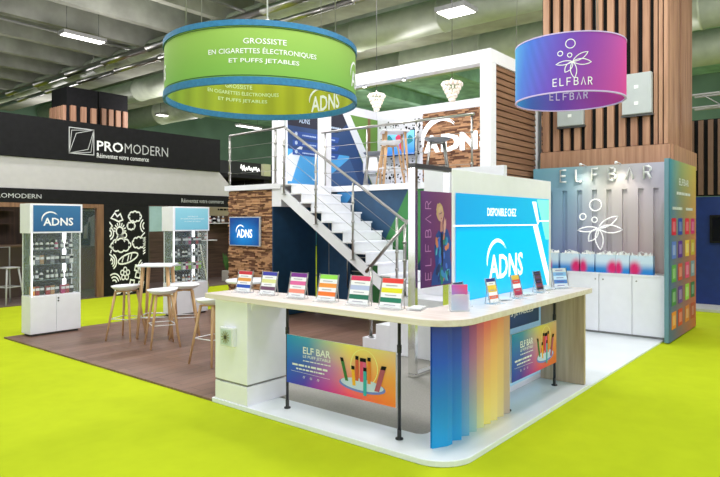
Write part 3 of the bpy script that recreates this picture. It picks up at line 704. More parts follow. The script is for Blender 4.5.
for rI in range(5):
    for cI in range(4):
        a = 9.30+cI*.40+(.06 if cI > 1 else 0); b0 = 1.50-rI*.33
        m = MB(); m.fbox(f, a, b0, .003, a+.26, b0+.24, .006, 0)
        m.add([fn(a+.05+.16*(k % 2), b0+.05+.14*(k//2), .0065) for k in (0,1,3,2)], [(0,1,2,3)], 1)
        c = sq[rI*4+cI]; m.build('flavour_square', [flat(*c), flat(*[min(255, int(v*.6+90)) for v in c])], t)
m = MB(); text(m, fn, 'ELFBAR', 9.75,2.22,10.4,2.32, .005, .01); greek(m, fn, 9.35,1.86,9.95,1.90, .005, 4); greek(m, fn, 10.2,1.86,10.7,1.90, .005, 5); greek(m, fn, 9.6,2.08,10.5,2.12, .005, 6)
m.build('lettering', flat(215,220,215), t)
# cabinets
def cab(y_hi, y_lo, label, lock):
    t = thing('base_cabinet', label, 'cabinet', (9.5,(y_hi+y_lo)/2,.02), group='white cabinets below the fluted wall')
    m = MB(); m.box(9.36,y_lo+.002,.05,9.735,y_hi-.002,.90); m.build('body', WHITE, t)
    m = MB(); m.box(9.34,y_lo+.005,.06,9.358,y_hi-.005,.90); dr = m.build('door', WHITE, t, bevel=.002)
    m = MB(); m.box(9.38,y_lo+.002,.02,9.72,y_hi-.002,.049); m.build('plinth', GREYM, t)
    m = MB(); yy = y_lo+.05 if lock else y_hi-.06; m.lathe(0,0,[(.012,0),(.012,.006)],12); m.v = [(9.34-z, yy+x, .83+y) for x, y, z in m.v]; m.build('lock', CHROME, dr)
cab(2.53,2.08,'white cabinet, rightmost below the fluted wall',0); cab(3.00,2.53,'white cabinet second from the right below the fluted wall',0)
cab(3.47,3.00,'white cabinet third from the right, behind the wooden counter end',1); cab(3.94,3.47,'white cabinet at the left, mostly behind the counter end',0)
m = MB(); m.box(9.33,2.075,.901,9.735,3.945,.925); o = m.build('cabinet_top', WHITE, label='long white top over the cabinets below the fluted wall', cat='worktop', bevel=.002)
def bag(label, seed, w=.25, h=.23, left=True):
    rr = random.Random(seed); t = thing('gift_bag', label, 'gift bag', group='gift bags on the white cabinets')
    d = .11
    def bc(u, v):
        base = lerp(rgb(20,130,210), rgb(205,225,242), max(0, min(1, (v-.22)/.38)))
        cu = .2 if left else .85; q = math.hypot((u-cu)/.28, (v-.28)/.42); k = max(0, min(1, 1.7-q*1.3))
        return lerp(base, rgb(215,10,105), k)
    m = MB()
    for yy in (-d/2, d/2): m.grid(lambda u, v: (-w/2+w*u, yy*(1-.1*v), h*v), 10, 8, bc)
    for s in (-1, 1): m.grid(lambda u, v: (s*w/2, (-d/2+d*u)*(1-.1*v), h*v), 4, 8, lambda u, v: bc(0 if s < 0 else 1, v))
    m.box(-w/2+.001,-d/2+.001,.001,w/2-.001,d/2-.001,.004); m.build('bag_body', PRINT, t)
    m = MB(); n = 16; vs = []
    for k in range(n+1):
        u = k/n; vs += [(-w/2*.94+w*.94*u, -d*.34+rr.uniform(-.008,.008), h*.9), (-w/2*.94+w*.94*u+rr.uniform(-.01,.01), -d*.15+rr.uniform(-.03,.03), h+rr.uniform(.0,.055)), (-w/2*.94+w*.94*u, d*.34+rr.uniform(-.008,.008), h*.9)]
    m.add(vs, [f_ for k in range(n) for f_ in ((3*k,3*k+3,3*k+4,3*k+1),(3*k+1,3*k+4,3*k+5,3*k+2))]); m.build('tissue_paper', INK, t)
    m = MB()
    for yy in (-d/2*.93,): m.tube([(-.05,yy,h*.93),(-.045,yy-.004,h+.04),(0,yy-.01,h+.06),(.045,yy-.004,h+.04),(.05,yy,h*.93)], .004, 6)
    m.build('handle', INK, t)
    return t
bl = ['gift bag with pink spot, leftmost beside the screen wall','blue and pink gift bag, second from the left on the cabinets','gift bag third from the left with pink spot on its left','wide blue gift bag with pink right corner, fourth from the left','gift bag fifth from the left, before the gradient wall','large gift bag at the right end of the row on the cabinets']
for i, (y, w, lf) in enumerate(((3.74,.20,True),(3.46,.29,False),(3.19,.21,True),(2.92,.29,False),(2.675,.19,True),(2.41,.31,True))):
    o = bag(bl[i], i, w, .27, lf); place(o, (9.44 if i < 5 else 9.42,y,.926), -PI/2)
# ------------------------------------------------------------------ two-storey stand
ZD = 2.33; XD = 8.30; XB = 11.5; YR = 4.25; YL = 8.87; ZT = 4.296
t = thing('mezzanine', 'white two-storey frame with open upper deck behind the staircase', 'mezzanine', (9.9,6.5,0))
m = MB(); m.box(XD,YR,ZD-.10,XB+.2,YL,ZD); m.build('deck_slab', WHITE, t, bevel=.003)
pw = .18
for (x, y, z0) in ((XD,YR,0),(XD,7.62,ZD),(XD,YL,ZD),(10.02,YR,ZD),(XB,YR,ZD),(XB,YL-.0,ZD)):
    m = MB(); m.box(x,y,z0+.001,x+pw,y+pw,ZT-.201); m.build('post', WHITE, t, bevel=.004)
for bx in ((XD,YR,XD+pw,YL+pw),(XB,YR,XB+pw,YL+pw)):
    m = MB(); m.box(bx[0],bx[1],ZT-.2,bx[2],bx[3],ZT); m.build('top_beam', WHITE, t, bevel=.004)
for y in (YR,YL):
    m = MB(); m.box(XD+pw+.001,y,ZT-.2,XB-.001,y+pw,ZT); m.build('top_beam', WHITE, t, bevel=.004)
m = MB(); m.box(8.60,YR+.05,4.02,9.95,YR+.10,4.095); m.build('light_batten', LITW, t)
# louvred side wall, upper storey
t = thing('louvered_screen', 'brown louvered wooden screen closing the right end of the upper deck', 'louver screen', (9.25,4.3,ZD))
m = MB(); z = ZD+.02
while z < 4.02:
    m.prism([(8.50,4.27,z),(8.50,4.29,z+.085),(8.50,4.36,z+.05),(8.50,4.35,z-.01)], [(10.0,4.27,z),(10.0,4.29,z+.085),(10.0,4.36,z+.05),(10.0,4.35,z-.01)]); z += .098
m.build('louver_slats', LOUV, t)
m = MB(); m.box(8.49,4.37,ZD+.001,10.015,4.40,4.09); m.build('backing', mat('dark_louver_back', rgb(60,38,28), .8), t)
# downlights under the front beam
for y, nm in ((8.3,'tiny bright downlight under the front beam, beside the green round sign'),(6.75,'tiny bright downlight under the front beam, nearer the corner post'),(5.9,'tiny bright downlight under the front beam between the crystal lamps')):
    t = thing('downlight', nm, 'downlight', (XD+.09,y,ZT-.24))
    m = MB(); m.lathe(XD+.09,y,[(.035,ZT-.2005),(.04,ZT-.225)],14); m.build('ring', WHITE, t)
    m = MB(); m.lathe(XD+.09,y,[(.03,ZT-.226),(.028,ZT-.234)],14); m.build('lens', LITW, t)
# graphic wall on the left end of the deck
t = thing('graphic_wall', 'blue, white and green printed wall at the left end of the upper deck', 'printed wall', (9.9,8.8,ZD))
f = FY(8.80)
m = MB(); m.box(8.49,8.803,1.2,11.49,8.86,4.08); m.build('board', WHITE, t)
def tri(mb, pts, col, lay): c = rgb(*col); mb.add([f.p(a, b, .001+lay*.001) for a, b in pts], [tuple(range(len(pts)))], 0, [c]*len(pts))
m = MB()
tri(m, [(8.49,1.2),(11.49,1.2),(11.49,4.08),(8.49,4.08)], (38,70,120), 0)
m.grid(lambda u, v: f.p(8.49+1.9*u, 1.2+1.95*v, .002), 2, 4, lambda u, v: lerp(rgb(60,140,205), rgb(75,165,225), v))
tri(m, [(8.49,3.62),(10.0,3.62),(10.6,4.08),(8.49,4.08)], (28,30,52), 3)
tri(m, [(8.49,2.5),(8.49,3.0),(8.95,3.3),(8.6,2.5)], (225,232,240), 3)
tri(m, [(9.2,2.33),(10.4,3.1),(10.9,2.33)], (55,90,140), 4)
tri(m, [(10.35,4.08),(11.49,4.08),(11.49,2.33),(11.35,2.33),(10.75,3.2)], (105,150,60), 5)
tri(m, [(10.15,4.08),(10.42,4.08),(11.40,2.75),(11.30,2.45)], (232,236,240), 6)
tri(m, [(11.05,4.08),(11.15,4.08),(11.15,2.9),(11.05,3.05)], (130,95,60), 7)
m.build('print', PRINT, t)
m = MB()
for i, z in enumerate((3.42,3.24,3.06)):
    m.poly(lambda a, b: f.p(a, b, .010), [(8.62,z-.02),(10.0-i*.02,z-.02),(10.05,z+.10),(8.62,z+.10)])
m.build('blue_tab', flat(38,80,160), t)
m = MB(); fn = lambda a, b, c=.012: f.p(a, b, c)
text(m, fn, 'ADNS', 8.80,3.70,9.12,3.80, .012, .01); greek(m, fn, 9.55,3.70,10.1,3.74, .012)
for i, z in enumerate((3.42,3.24,3.06)):
    greek(m, fn, 8.90,z+.02,9.3,z+.045, .012); m.poly(lambda a, b: f.p(a, b, .0125), blob(8.72,z+.045,.04,.04,12)); greek(m, fn, 9.6,z+.02,9.9,z+.045, .012)
m.build('lettering', flat(190,210,235), t)
# dark blue wall below the deck, green diagonal
t = thing('blue_wall', 'dark blue panelled wall with a green diagonal stripe under the deck', 'printed wall', (8.36,6.1,0))
X = 8.34; f = FX(X)
m = MB(); m.box(X+.002,YR+.19,.02,X+.05,7.86,ZD-.101); m.build('board', NAVY, t)
m = MB(); m.poly(lambda a, b: f.p(a, b, .001), [(-5.0,2.22),(-5.78,2.22),(-7.02,.02),(-6.2,.02),(-5.0,1.9)]); m.build('green_stripe', flat(55,125,65), t)
m = MB(); m.poly(lambda a, b: f.p(a, b, .002), [(-7.35,2.22),(-6.95,2.22),(-7.25,1.85)]); m.build('blue_stripe', flat(60,140,205), t)
m = MB()
for y in (7.55,6.98,5.35): m.fbox(f, -y-.006, .03, 0, -y+.006, 2.2, .006)
m.build('panel_joint', GREYM, t)
t = thing('glass_door', 'dark glass door with shelves behind it, under the staircase', 'door', (8.3,6.85,.02))
m = MB(); m.fbox(f, -7.02,.03,.006,-6.60,1.62,.02); m.build('door_leaf', mat('dark_glass', rgb(22,42,60), .1), t)
m = MB()
for z in (.3,.55,.8,1.05,1.3): m.fbox(f, -6.98,z,.021,-6.64,z+.015,.026)
m.build('shelf_edge', GREYM, t)
m = MB(); m.tube([f.p(-7.08,.5,.03), f.p(-7.08,1.3,.03)], .01, 8); m.build('handle', CHROME, t)
# brick-like split wood wall with TV, landing above
f = FX(7.2)
t = thing('split_wood_wall', 'split wood clad wall carrying the small blue screen at the left', 'clad wall', (7.7,8.45,0))
m = MB(); m.box(7.24,7.86,.02,8.29,9.05,2.25); m.build('core', flat(90,60,40), t)
m = MB(); rr = random.Random(5); z = .03
def cladding(m, fr, a0, a1, b0, b1, h=.027):
    z = b0
    while z < b1-.01:
        a = a0-rr.uniform(0,.2)
        while a < a1:
            w = rr.uniform(.06,.24); aa, ab = max(a, a0), min(a+w-.002, a1)
            if ab-aa > .01: m.fbox(fr, aa, z, 0, ab, min(z+h-.002, b1), .010+rr.uniform(0,.030))
            a += w
        z += h
cladding(m, FR((7.24,0,0),(0,-1,0)), -9.05, -7.86, .03, 2.24); m.build('split_wood_strips', BRICKW, t)
m = MB(); m.box(7.215,7.84,.03,8.29,7.859,2.24); m.build('side_board', NAVY, t, label='navy side board')
t = thing('stair_landing', 'white landing slab on top of the split wood wall', 'landing', (7.7,8.3,2.25))
m = MB(); m.box(7.16,7.60,2.252,8.29,9.10,2.345); m.build('slab', WHITE, t, bevel=.004)
m = MB(); m.box(7.2,7.62,1.95,8.29,7.85,2.25); m.build('fascia', WHITE, t)
t = thing('wall_screen', 'small blue screen with white lettering on the split wood wall', 'television', (7.15,8.6,1.25))
f = FR((7.2,-.05,0),(0,-1,0))
m = MB(); m.fbox(f, -9.0,1.25,.005,-8.17,1.775,.045); m.build('frame', flat(190,195,200), t, bevel=.004)
m = MB(); m.grid(lambda u, v: f.p(-8.985+.80*u, 1.265+.495*v, .047), 8, 6, lambda u, v: lerp(rgb(10,50,120), rgb(20,130,205), max(0, 1-math.hypot(u-.5, v-.35)*1.5))); m.build('display', SCREEN, t)
fn = lambda a, b, c=.05: f.p(a, b, c)
m = MB(); adns(m, fn, -8.78, 1.40, .42, .05, ratio=.36); m.build('logo', LETTERLIT, t)
# ------------------------------------------------------------------ stairs
t = thing('staircase', 'white straight staircase rising left to the upper deck', 'staircase', (7.7,5.5,0))
m = MB(); m.prism([(6.2,3.5,.021),(7.2,3.5,.021),(8.2,3.5,.021),(8.2,5.28,.021),(7.2,5.28,.021),(7.2,4.36,.021),(6.2,4.36,.021)], [(6.2,3.5,.75),(7.2,3.5,.75),(8.2,3.5,.75),(8.2,5.28,.75),(7.2,5.28,.75),(7.2,4.36,.75),(6.2,4.36,.75)]); m.build('lower_platform', WHITE, t, bevel=.003)
for k, (y, z) in enumerate(((4.56,.56),(4.80,.37),(5.04,.18))):
    m = MB(); m.box(6.2,(4.561,4.801,4.361)[k-2] if False else 4.361+.22*k,.021,7.19,4.361+.22*(k+1)-.001,z); m.build('lower_step', WHITE, t, bevel=.003)
y0s, z0s, nst = 5.30, .75, 10; run = .229; rise = (ZD-.75)/nst
for k in range(nst):
    y = y0s+k*run; z = z0s+(k+1)*rise
    m = MB(); m.box(7.17,y-.02,z-.028,8.2,y+run+.01,z); m.build('tread', WHITE, t, bevel=.002)
    m = MB(); m.box(7.20,y,z-rise,8.19,y+.014,z-.029); m.build('riser', WHITE2, t)
for xx in (7.17, 8.15):
    sl = rise/run; d = .21
    a = [(y0s-.05,z0s-.035),(y0s+nst*run,z0s+nst*rise-.03),(y0s+nst*run,z0s+nst*rise-.03-d),(y0s-.05+.05,z0s-d+.03)]
    m = MB(); m.prism([(xx,p[0],p[1]-.01) for p in a], [(xx+.035,p[0],p[1]-.01) for p in a]); m.build('stringer', WHITE, t)
t = thing('handrail', 'brushed steel stair railing with posts and thin cables', 'railing', (7.2,6.3,.75))
m = MB(); m.tube([(6.25,5.00,1.03),(6.25,4.33,1.70),(7.19,5.04,1.70),(7.19,7.54,3.30),(7.19,8.98,3.27)], .022, 10); m.build('rail', CHROME, t)
def post(x, y, z0, z1_, r=.02):
    m = MB(); m.tube([(x,y,z0),(x,y,z1_)], r, 10); m.lathe(x,y,[(.04,z0-.0),(.04,z0+.012)],12)
    for q in (.25,.5,.75): m.lathe(x,y,[(r+.01,z0+(z1_-z0)*q-.015),(r+.01,z0+(z1_-z0)*q+.015)],10)
    m.build('post', CHROME, t)
post(6.25,4.92,.19,1.10); post(6.25,4.38,.75,1.66); post(7.15,5.15,.75,1.75)
for y in (5.98,6.76,7.50): post(7.15, y, z0s+(y-y0s)/run*rise-.12, 1.70+(y-5.04)*.64-.02, .018)
for y in (7.75,8.98): post(7.19, y, ZD+.016, 3.27)
m = MB()
for q in (.25,.5,.75):
    m.tube([(7.19,5.15,.75+.95*q+.05),(7.19,7.54,ZD+.97*q),(7.19,8.98,ZD+.95*q)], .004, 5)
m.build('cable', CHROME, t)
t = thing('handrail', 'steel railing along the front of the upper deck', 'railing', (8.33,6,ZD))
m = MB(); m.tube([(8.26,4.5,3.33),(8.26,7.66,3.33)], .022, 10); m.build('rail', CHROME, t)
for y in (4.55,5.57,6.6,7.58):
    post(8.27, y, ZD+.002, 3.31, .016)
m = MB()
for q in (.25,.5,.75): m.tube([(8.27,4.55,ZD+q*.97),(8.27,7.58,ZD+q*.97)], .004, 5)
m.build('cable', CHROME, t)
# white partition behind the poster
struct(MB().box(6.62,3.22,.751,6.70,4.34,2.36), 'wall_partition', WHITE)
# ------------------------------------------------------------------ rear wall of the upper deck
f = FX(11.40)
t = thing('split_wood_wall', 'split wood wall with big glowing letters at the back of the upper deck', 'clad wall', (11.45,6.3,ZD))
m = MB(); m.box(11.42,4.5,ZD+.001,11.49,7.50,4.09); m.build('core', flat(90,60,40), t)
m = MB(); cladding(m, FR((11.42,0,0),(0,-1,0)), -7.50, -4.5, ZD+.01, 4.08, .036); m.build('split_wood_strips', BRICKW, t)
t2 = thing('glowing_letters', 'big glowing white letters with an arc on the upper split wood wall', 'sign letters', (11.36,6.7,3.3))
fn = lambda a, b, c=0: f.p(a, b, c)
m = MB(); text(m, fn, 'A', -7.42,3.2,-7.04,3.58, .03, .04, .05); m.build('letter', LETTERLIT, t2)
m = MB(); text(m, fn, 'D', -6.98,3.2,-6.53,3.58, .03, .04, .05); m.build('letter', LETTERLIT, t2)
m = MB(); text(m, fn, 'N', -6.52,3.2,-6.12,3.58, .03, .04, .05); m.build('letter', LETTERLIT, t2)
m = MB(); text(m, fn, 'S', -6.06,3.2,-5.72,3.58, .03, .04, .05); m.build('letter', LETTERLIT, t2)
m = MB(); swoosh(m, fn, -7.02, 3.52, .48, .13, 205, 40, .06); m.build('arc', LETTERLIT, t2)
t = thing('speckled_panel', 'white panel with black doodle pattern behind the upper television', 'printed wall', (11.45,8.1,ZD))
m = MB(); m.box(11.42,7.52,ZD+.001,11.49,8.79,4.09); m.build('board', WHITE, t)
m = MB(); r2 = random.Random(3)
for k in range(260):
    a = -8.75+1.2*r2.random(); b = 2.4+1.6*r2.random()
    if -8.2 < a < -7.7 and r2.random() < .0: continue
    m.poly(lambda p, q: f.p(p, q, -.018), blob(a, b, .012+.022*r2.random(), .010+.02*r2.random(), 7, .6, k))
m.build('black_doodles', BLACK, t, label='black doodle pattern')
f = FX(11.2)
t = thing('upper_television', 'television showing a world map on the upper deck', 'television', (11.22,8.0,3.2))
m = MB(); m.fbox(f, -8.45,3.17,-.04,-7.57,3.74,0); m.build('bezel', BLACK, t)
m = MB(); m.grid(lambda u, v: f.p(-8.43+.84*u, 3.19+.53*v, .002), 6, 6, lambda u, v: lerp(rgb(40,120,215), rgb(130,205,245), v)); m.build('display', SCREEN, t)
m = MB(); m.poly(lambda a, b: f.p(a, b, .004), blob(-8.02,3.55,.10,.10,12,.6,4)); m.poly(lambda a, b: f.p(a, b, .004), blob(-7.95,3.38,.05,.09,12,.6,5)); m.build('red_land', flat(205,60,90, .5, .4), t)
m = MB(); m.poly(lambda a, b: f.p(a, b, .004), blob(-8.28,3.55,.08,.09,12,.6,6)); m.poly(lambda a, b: f.p(a, b, .004), blob(-7.72,3.52,.09,.10,12,.6,7)); m.build('blue_land', flat(30,120,130, .5, .4), t)
m = MB(); m.tube([(11.25,8.0,3.45),(11.40,8.0,3.45)], .04, 8); m.build('mount', DSTEEL, t)
# crystal pendant lamps
def pendant(x, y, zt, r, h, label):
    t = thing('crystal_pendant', label, 'pendant lamp', (x,y,zt-h), group=None)
    m = MB()
    for k in range(5):
        rr_ = r*(1-k*.19); z = zt-h*k/5; n = 14
        for q in range(n):
            A = 2*PI*q/n+k*.2; m.lathe(x+rr_*math.cos(A), y+rr_*math.sin(A), [(.003,z),(.024,z-.02),(.020,z-h/5*.8),(.002,z-h/5*1.05)], 5)
    m.lathe(x,y,[(r,zt+.004),(r,zt+.012)],14)
    m.build('crystal_shade', CRYSTAL, t)
    m = MB(); m.tube([(x,y,zt),(x,y,8.1)], .006, 5); m.build('cord', DSTEEL, t)
    m = MB(); m.lathe(x,y,[(.03,zt+.005),(.03,zt+.06),(.01,zt+.09)],10); m.build('cap', CHROME, t)
pendant(9.0,6.95,4.06,.15,.31,'small glowing crystal pendant lamp, the left one above the upper deck')
pendant(9.15,5.42,4.09,.17,.33,'glowing crystal pendant lamp, the right one near the white corner post')
# ------------------------------------------------------------------ stools and tables
def stool(seatm, h=.76, legm=OAKLEG, name='bar_stool', lab='x'):
    t = thing(name, lab, 'bar stool')
    m = MB(); n = 28; rings = [(0,0,-.0),(.45,.0,.0),(.8,.012,0),(1,.055,0)]
    vs = []; fs = []
    def P(k, s, z0):
        A = 2*PI*k/n; x = .225*s*math.cos(A); y = .20*s*math.sin(A); back = max(0, -math.sin(A))
        return (x, y, h-.045+z0*(.75+.35*back*s))
    for s, z0 in ((.02,0),(.4,.002),(.7,.012),(.9,.035),(1,.06)): vs += [P(k, s, z0) for k in range(n)]
    for s, z0 in ((.99,.048),(.86,.012),(.6,-.02),(.02,-.028)): vs += [P(k, s, z0) for k in range(n)]
    R = 9
    for i in range(R-1):
        for k in range(n): fs.append((i*n+k, i*n+(k+1)%n, (i+1)*n+(k+1)%n, (i+1)*n+k))
    fs += [tuple(range(n))[::-1], tuple(range((R-1)*n, R*n))]
    m.add(vs, fs, smooth=True); m.build('seat', seatm, t)
    legs = []
    for sx, sy in ((1,1),(1,-1),(-1,1),(-1,-1)):
        m = MB(); m.tube([(sx*.11,sy*.10,h-.075),(sx*.155,sy*.14,h*.5),(sx*.21,sy*.19,.0)], .015, 8, rs=[.018,.017,.012]); m.build('leg', legm, t)
    m = MB(); q = [(sx*.165,sy*.15,.30) for sx, sy in ((1,1),(-1,1),(-1,-1),(1,-1))]; m.tube(q, .007, 6, closed=True); m.build('footrest', WHITE2 if seatm is SEAT else DSTEEL, t)
    m = MB(); m.tube([(.11,.10,h-.08),(-.11,-.10,h-.08)], .012, 6); m.tube([(-.11,.10,h-.08),(.11,-.10,h-.08)], .012, 6); m.build('under_frame', legm, t)
    return t
s0 = stool(SEAT, lab='white shell bar stool with oak legs, leftmost near the display cabinet')
place(s0, (4.62,8.08,z1), .5); s0['group'] = 'white shell bar stools'
dup(s0, (4.66,7.24,z1), 1.2, 'white shell bar stool in front of the tall table, nearest of the pair there')
dup(s0, (5.22,7.56,z1), 2.6, 'white shell bar stool tucked behind the right side of the tall table')
dup(s0, (4.50,5.92,z1), .1, 'white shell bar stool partly hidden behind the counter pillar')
def tall_table(loc, size, h, label, round_=False, legs=True):
    t = thing('tall_table', label, 'table')
    m = MB()
    if round_: m.lathe(0,0,[(size/2-.01,h-.03),(size/2,h-.02),(size/2,h-.005),(size/2-.005,h)],36)
    else: m.box(-size/2,-size/2,h-.03,size/2,size/2,h)
    m.build('table_top', WHITE, t, bevel=0 if round_ else .01)
    if round_:
        m = MB(); m.tube([(0,0,.02),(0,0,h-.03)], .03, 12); m.build('column', CHROME, t); m = MB(); m.lathe(0,0,[(.22,0),(.22,.012),(.04,.03)],28); m.build('base', CHROME, t)
    else:
        for sx, sy in ((1,1),(1,-1),(-1,1),(-1,-1)):
            m = MB(); m.tube([(sx*size*.34,sy*size*.34,h-.03),(sx*size*.47,sy*size*.47,0)], .02, 8, rs=[.028,.018]); m.build('leg', OAKLEG, t)
        m = MB(); q = size*.425; m.tube([(q,q,.30),(-q,q,.30),(-q,-q,.30),(q,-q,.30)], .012, 6, closed=True); m.build('footrest', WHITE2, t)
    place(t, loc, .785 if not round_ else 0); return t
tall_table((5.03,7.93,z1), .50, 1.05, 'tall white-topped table with oak legs among the bar stools')
tall_table((4.33,5.08,z1), .50, 1.05, 'small round white table top just behind the left counter pillar', True)
# upstairs furniture
u0 = stool(SEATG, .76, CHROME, lab='grey shell bar stool on the upper deck before the glowing letters'); place(u0, (8.75,5.47,ZD), 2.2)
u1 = stool(SEAT, .76, lab='white shell bar stool at the left of the upper deck table'); place(u1, (8.62,6.36,ZD), 1.0)
u2 = dup(u0, (9.75,7.62,ZD), .6, 'grey shell bar stool behind the upper deck table, half hidden by posts')
tall_table((9.35,6.80,ZD), .52, 1.07, 'white-topped oak table on the upper deck before the television')
t = thing('side_chair', 'low white chair at the left of the upper deck', 'chair')
m = MB(); m.grid(lambda u, v: ((u-.5)*.42, -.20+.38*v, .45+.02*math.cos((u-.5)*3)), 6, 4, smooth=True); m.grid(lambda u, v: ((u-.5)*.42, .18+.05*v, .46+.36*v-.06*(2*u-1)**2*v), 6, 5, smooth=True)
o = m.build('seat_shell', SEAT, t); sd = o.modifiers.new('solid', 'SOLIDIFY'); sd.thickness = .015
for sx, sy in ((1,1),(1,-1),(-1,1),(-1,-1)):
    m = MB(); m.tube([(sx*.15,sy*.13,.44),(sx*.19,sy*.18,0)], .010, 6); m.build('leg', CHROME, t)
place(t, (10.6,8.3,ZD), -.9)
# ------------------------------------------------------------------ product display cabinets
PC = {'dark':(45,42,48),'white':(215,215,212),'red':(150,45,50),'amber':(205,140,60),'pink':(175,60,110),'green':(140,190,60),'grey':(120,125,130),'tan':(170,135,95)}
protos = {}
def product(kind, colr):
    if (kind, colr) in protos: return protos[kind, colr]
    m = MB()
    if kind == 'box':
        m.box(-.022,-.022,0,.022,.022,.085); m.box(-.0225,-.0226,.045,.0225,-.0222,.07,1); m.box(-.0232,-.0232,.072,.0232,.0232,.0855)
    else:
        m.lathe(0,0,[(.018,0),(.02,.004),(.02,.055),(.009,.066),(.009,.07)],12); m.lathe(0,0,[(.011,.068),(.011,.09)],10,1); m.lathe(0,0,[(.0203,.015),(.0203,.045)],12,1,cap=False)
    o = m.build('product_'+kind, [flat(*PC[colr]), PLASTIC if colr != 'white' else BLACK]); protos[kind, colr] = o; return o
firstuse = set()
def display(x0, yf, label, side, hdr, lit):
    t = thing('display_cabinet', label, 'display cabinet', (x0+.37,yf+.15,z1))
    W, D = .74, .30; x1 = x0+W; yb = yf+D
    m = MB(); m.box(x0+.001,yf+.012,z1+.03,x1-.001,yb,.60); m.build('base_body', WHITE, t)
    m = MB(); m.box(x0+.03,yf+.03,z1+.001,x1-.03,yb-.03,z1+.029); m.build('plinth', DSTEEL, t)
    for a, b in ((x0+.002,x0+W/2-.003),(x0+W/2+.003,x1-.002)):
        m = MB(); m.box(a,yf,z1+.035,b,yf+.011,.595); dr = m.build('door', WHITE, t, bevel=.002)
    m = MB()
    for z in (.555,.52): m.lathe(0,0,[(.012,0),(.012,.006)],10); 
    m.v = [(x0+W/2+.03+x, yf-z, (.55 if i < 20 else .51)+y) for i, (x, y, z) in enumerate(m.v)]; m.build('lock', BLACK, dr)
    m = MB(); m.box(x0-.015,yf-.02,1.52,x1+.015,yb+.02,1.955); hb = m.build('header_box', WHITE, t, bevel=.003)
    f = FY(yf-.02)
    m = MB(); m.grid(lambda u, v: f.p(x0+.03+(W-.045)*u, 1.545+.385*v, .004), 4, 4, (lambda u, v: lerp(rgb(26,78,118), rgb(34,92,132), v)) if not lit else (lambda u, v: lerp(rgb(105,165,185), rgb(125,180,195), v))); hp = m.build('header_print', SCREENLO, hb)
    fn = lambda a, b, c=.006: f.p(a, b, c); m = MB()
    if not lit: adns(m, fn, x0+.17, 1.63, .44, .006, ratio=.27)
    else:
        text(m, fn, 'GROSSISTE', x0+.28,1.77,x0+.50,1.79, .006, .0); text(m, fn, 'EN CIGARETTES ÉLECTRONIQUES', x0+.14,1.725,x0+.64,1.755, .006, .0); text(m, fn, 'ET PUFFS JETABLES', x0+.22,1.68,x0+.56,1.70, .006, .0)
    m.build('header_lettering', INK, hb)
    m = MB()
    for xx in (x0+.006, x1-.012): m.box(xx,yf+.006,.601,xx+.012,yf+.022,1.519)
    for xx in (x0+.006, x1-.012): m.box(xx,yb-.02,.601,xx+.012,yb-.006,1.519)
    m.build('corner_post', WHITE2, t)
    m = MB(); m.box(x0+.022,yf+.010,.601,x0+.034,yf+.022,1.519); m.box(x1-.16,yb-.05,.601,x1-.11,yb-.035,1.519); m.build('led_strip', LITLED, t)
    m = MB(); m.box(x0+.02,yf+.008,.602,x1-.02,yf+.012,1.518); m.build('front_glass', mat('thin_glass', rgb(200,215,215), .05, alpha=.06), t)
    for a in (x0+.002, x1-.008): MB().box(a,yf+.024,.602,a+.006,yb-.022,1.518).build('side_glass', GLASS, t)
    m = MB(); m.box(x0+.02,yb-.012,.602,x1-.02,yb-.006,1.518); m.build('back_glass', mat('smoked_glass', rgb(30,38,42), .15, alpha=.93), t)
    for z in (.83,1.06,1.28):
        m = MB(); m.box(x0+.02,yf+.03,z-.006,x1-.02,yb-.06,z-.0005); m.build('shelf', mat('shelf_glass', rgb(150,175,175), .1, alpha=.5), t)
    rows = [(.601,['amber','red','dark','red','tan','dark','pink','red','dark'],'bottom shelf'),(.83,['grey','dark','white','dark','dark','grey','dark','dark','dark'],'second shelf from the bottom'),(1.06,['white','grey','tan','dark','grey','dark','dark','grey','white'],'third shelf from the bottom'),(1.28,['white','white','white','white','white','pink','grey','white','dark'],'top shelf')]
    if side == 'right': rows = [(.601,['tan','grey','white','tan','dark','red','tan','grey','white'],'bottom shelf'),(.83,['white','green','green','white','pink','green','white','pink','green'],'second shelf from the bottom'),(1.06,['grey','white','grey','white','white','grey','white','grey','white'],'third shelf from the bottom'),(1.28,['dark','grey','dark','dark','grey','pink','dark','red','dark'],'top shelf')]
    for ri, (z, cs, nm) in enumerate(rows):
        for k, c in enumerate(cs):
            kd = 'box' if (ri+(side == 'right')) % 2 == 0 else 'bottle'; key = (kd, c); p = product(kd, c)
            lab = '%s product %s on the %s of the %s display cabinet' % (c, kd, nm, side)
            if c == 'white' and False: pass
            if key in firstuse: o = p.copy(); COL.objects.link(o)
            else: o = p; firstuse.add(key)
            o.location = (x0+.075+k*.073, yf+.12+.02*((k*7) % 3), z+.0005); o.scale = (1.25,1.25,1.5); o['label'] = lab; o['category'] = kd
            o['group'] = '%s products on the %s of the %s display cabinet' % (c, nm, side)
display(3.80, 9.26, 'white display cabinet with blue lit header at the far left', 'left', 'ADNS', False)
display(6.17, 9.26, 'display cabinet with pale cyan header behind the bar stools', 'right', 'x', True)

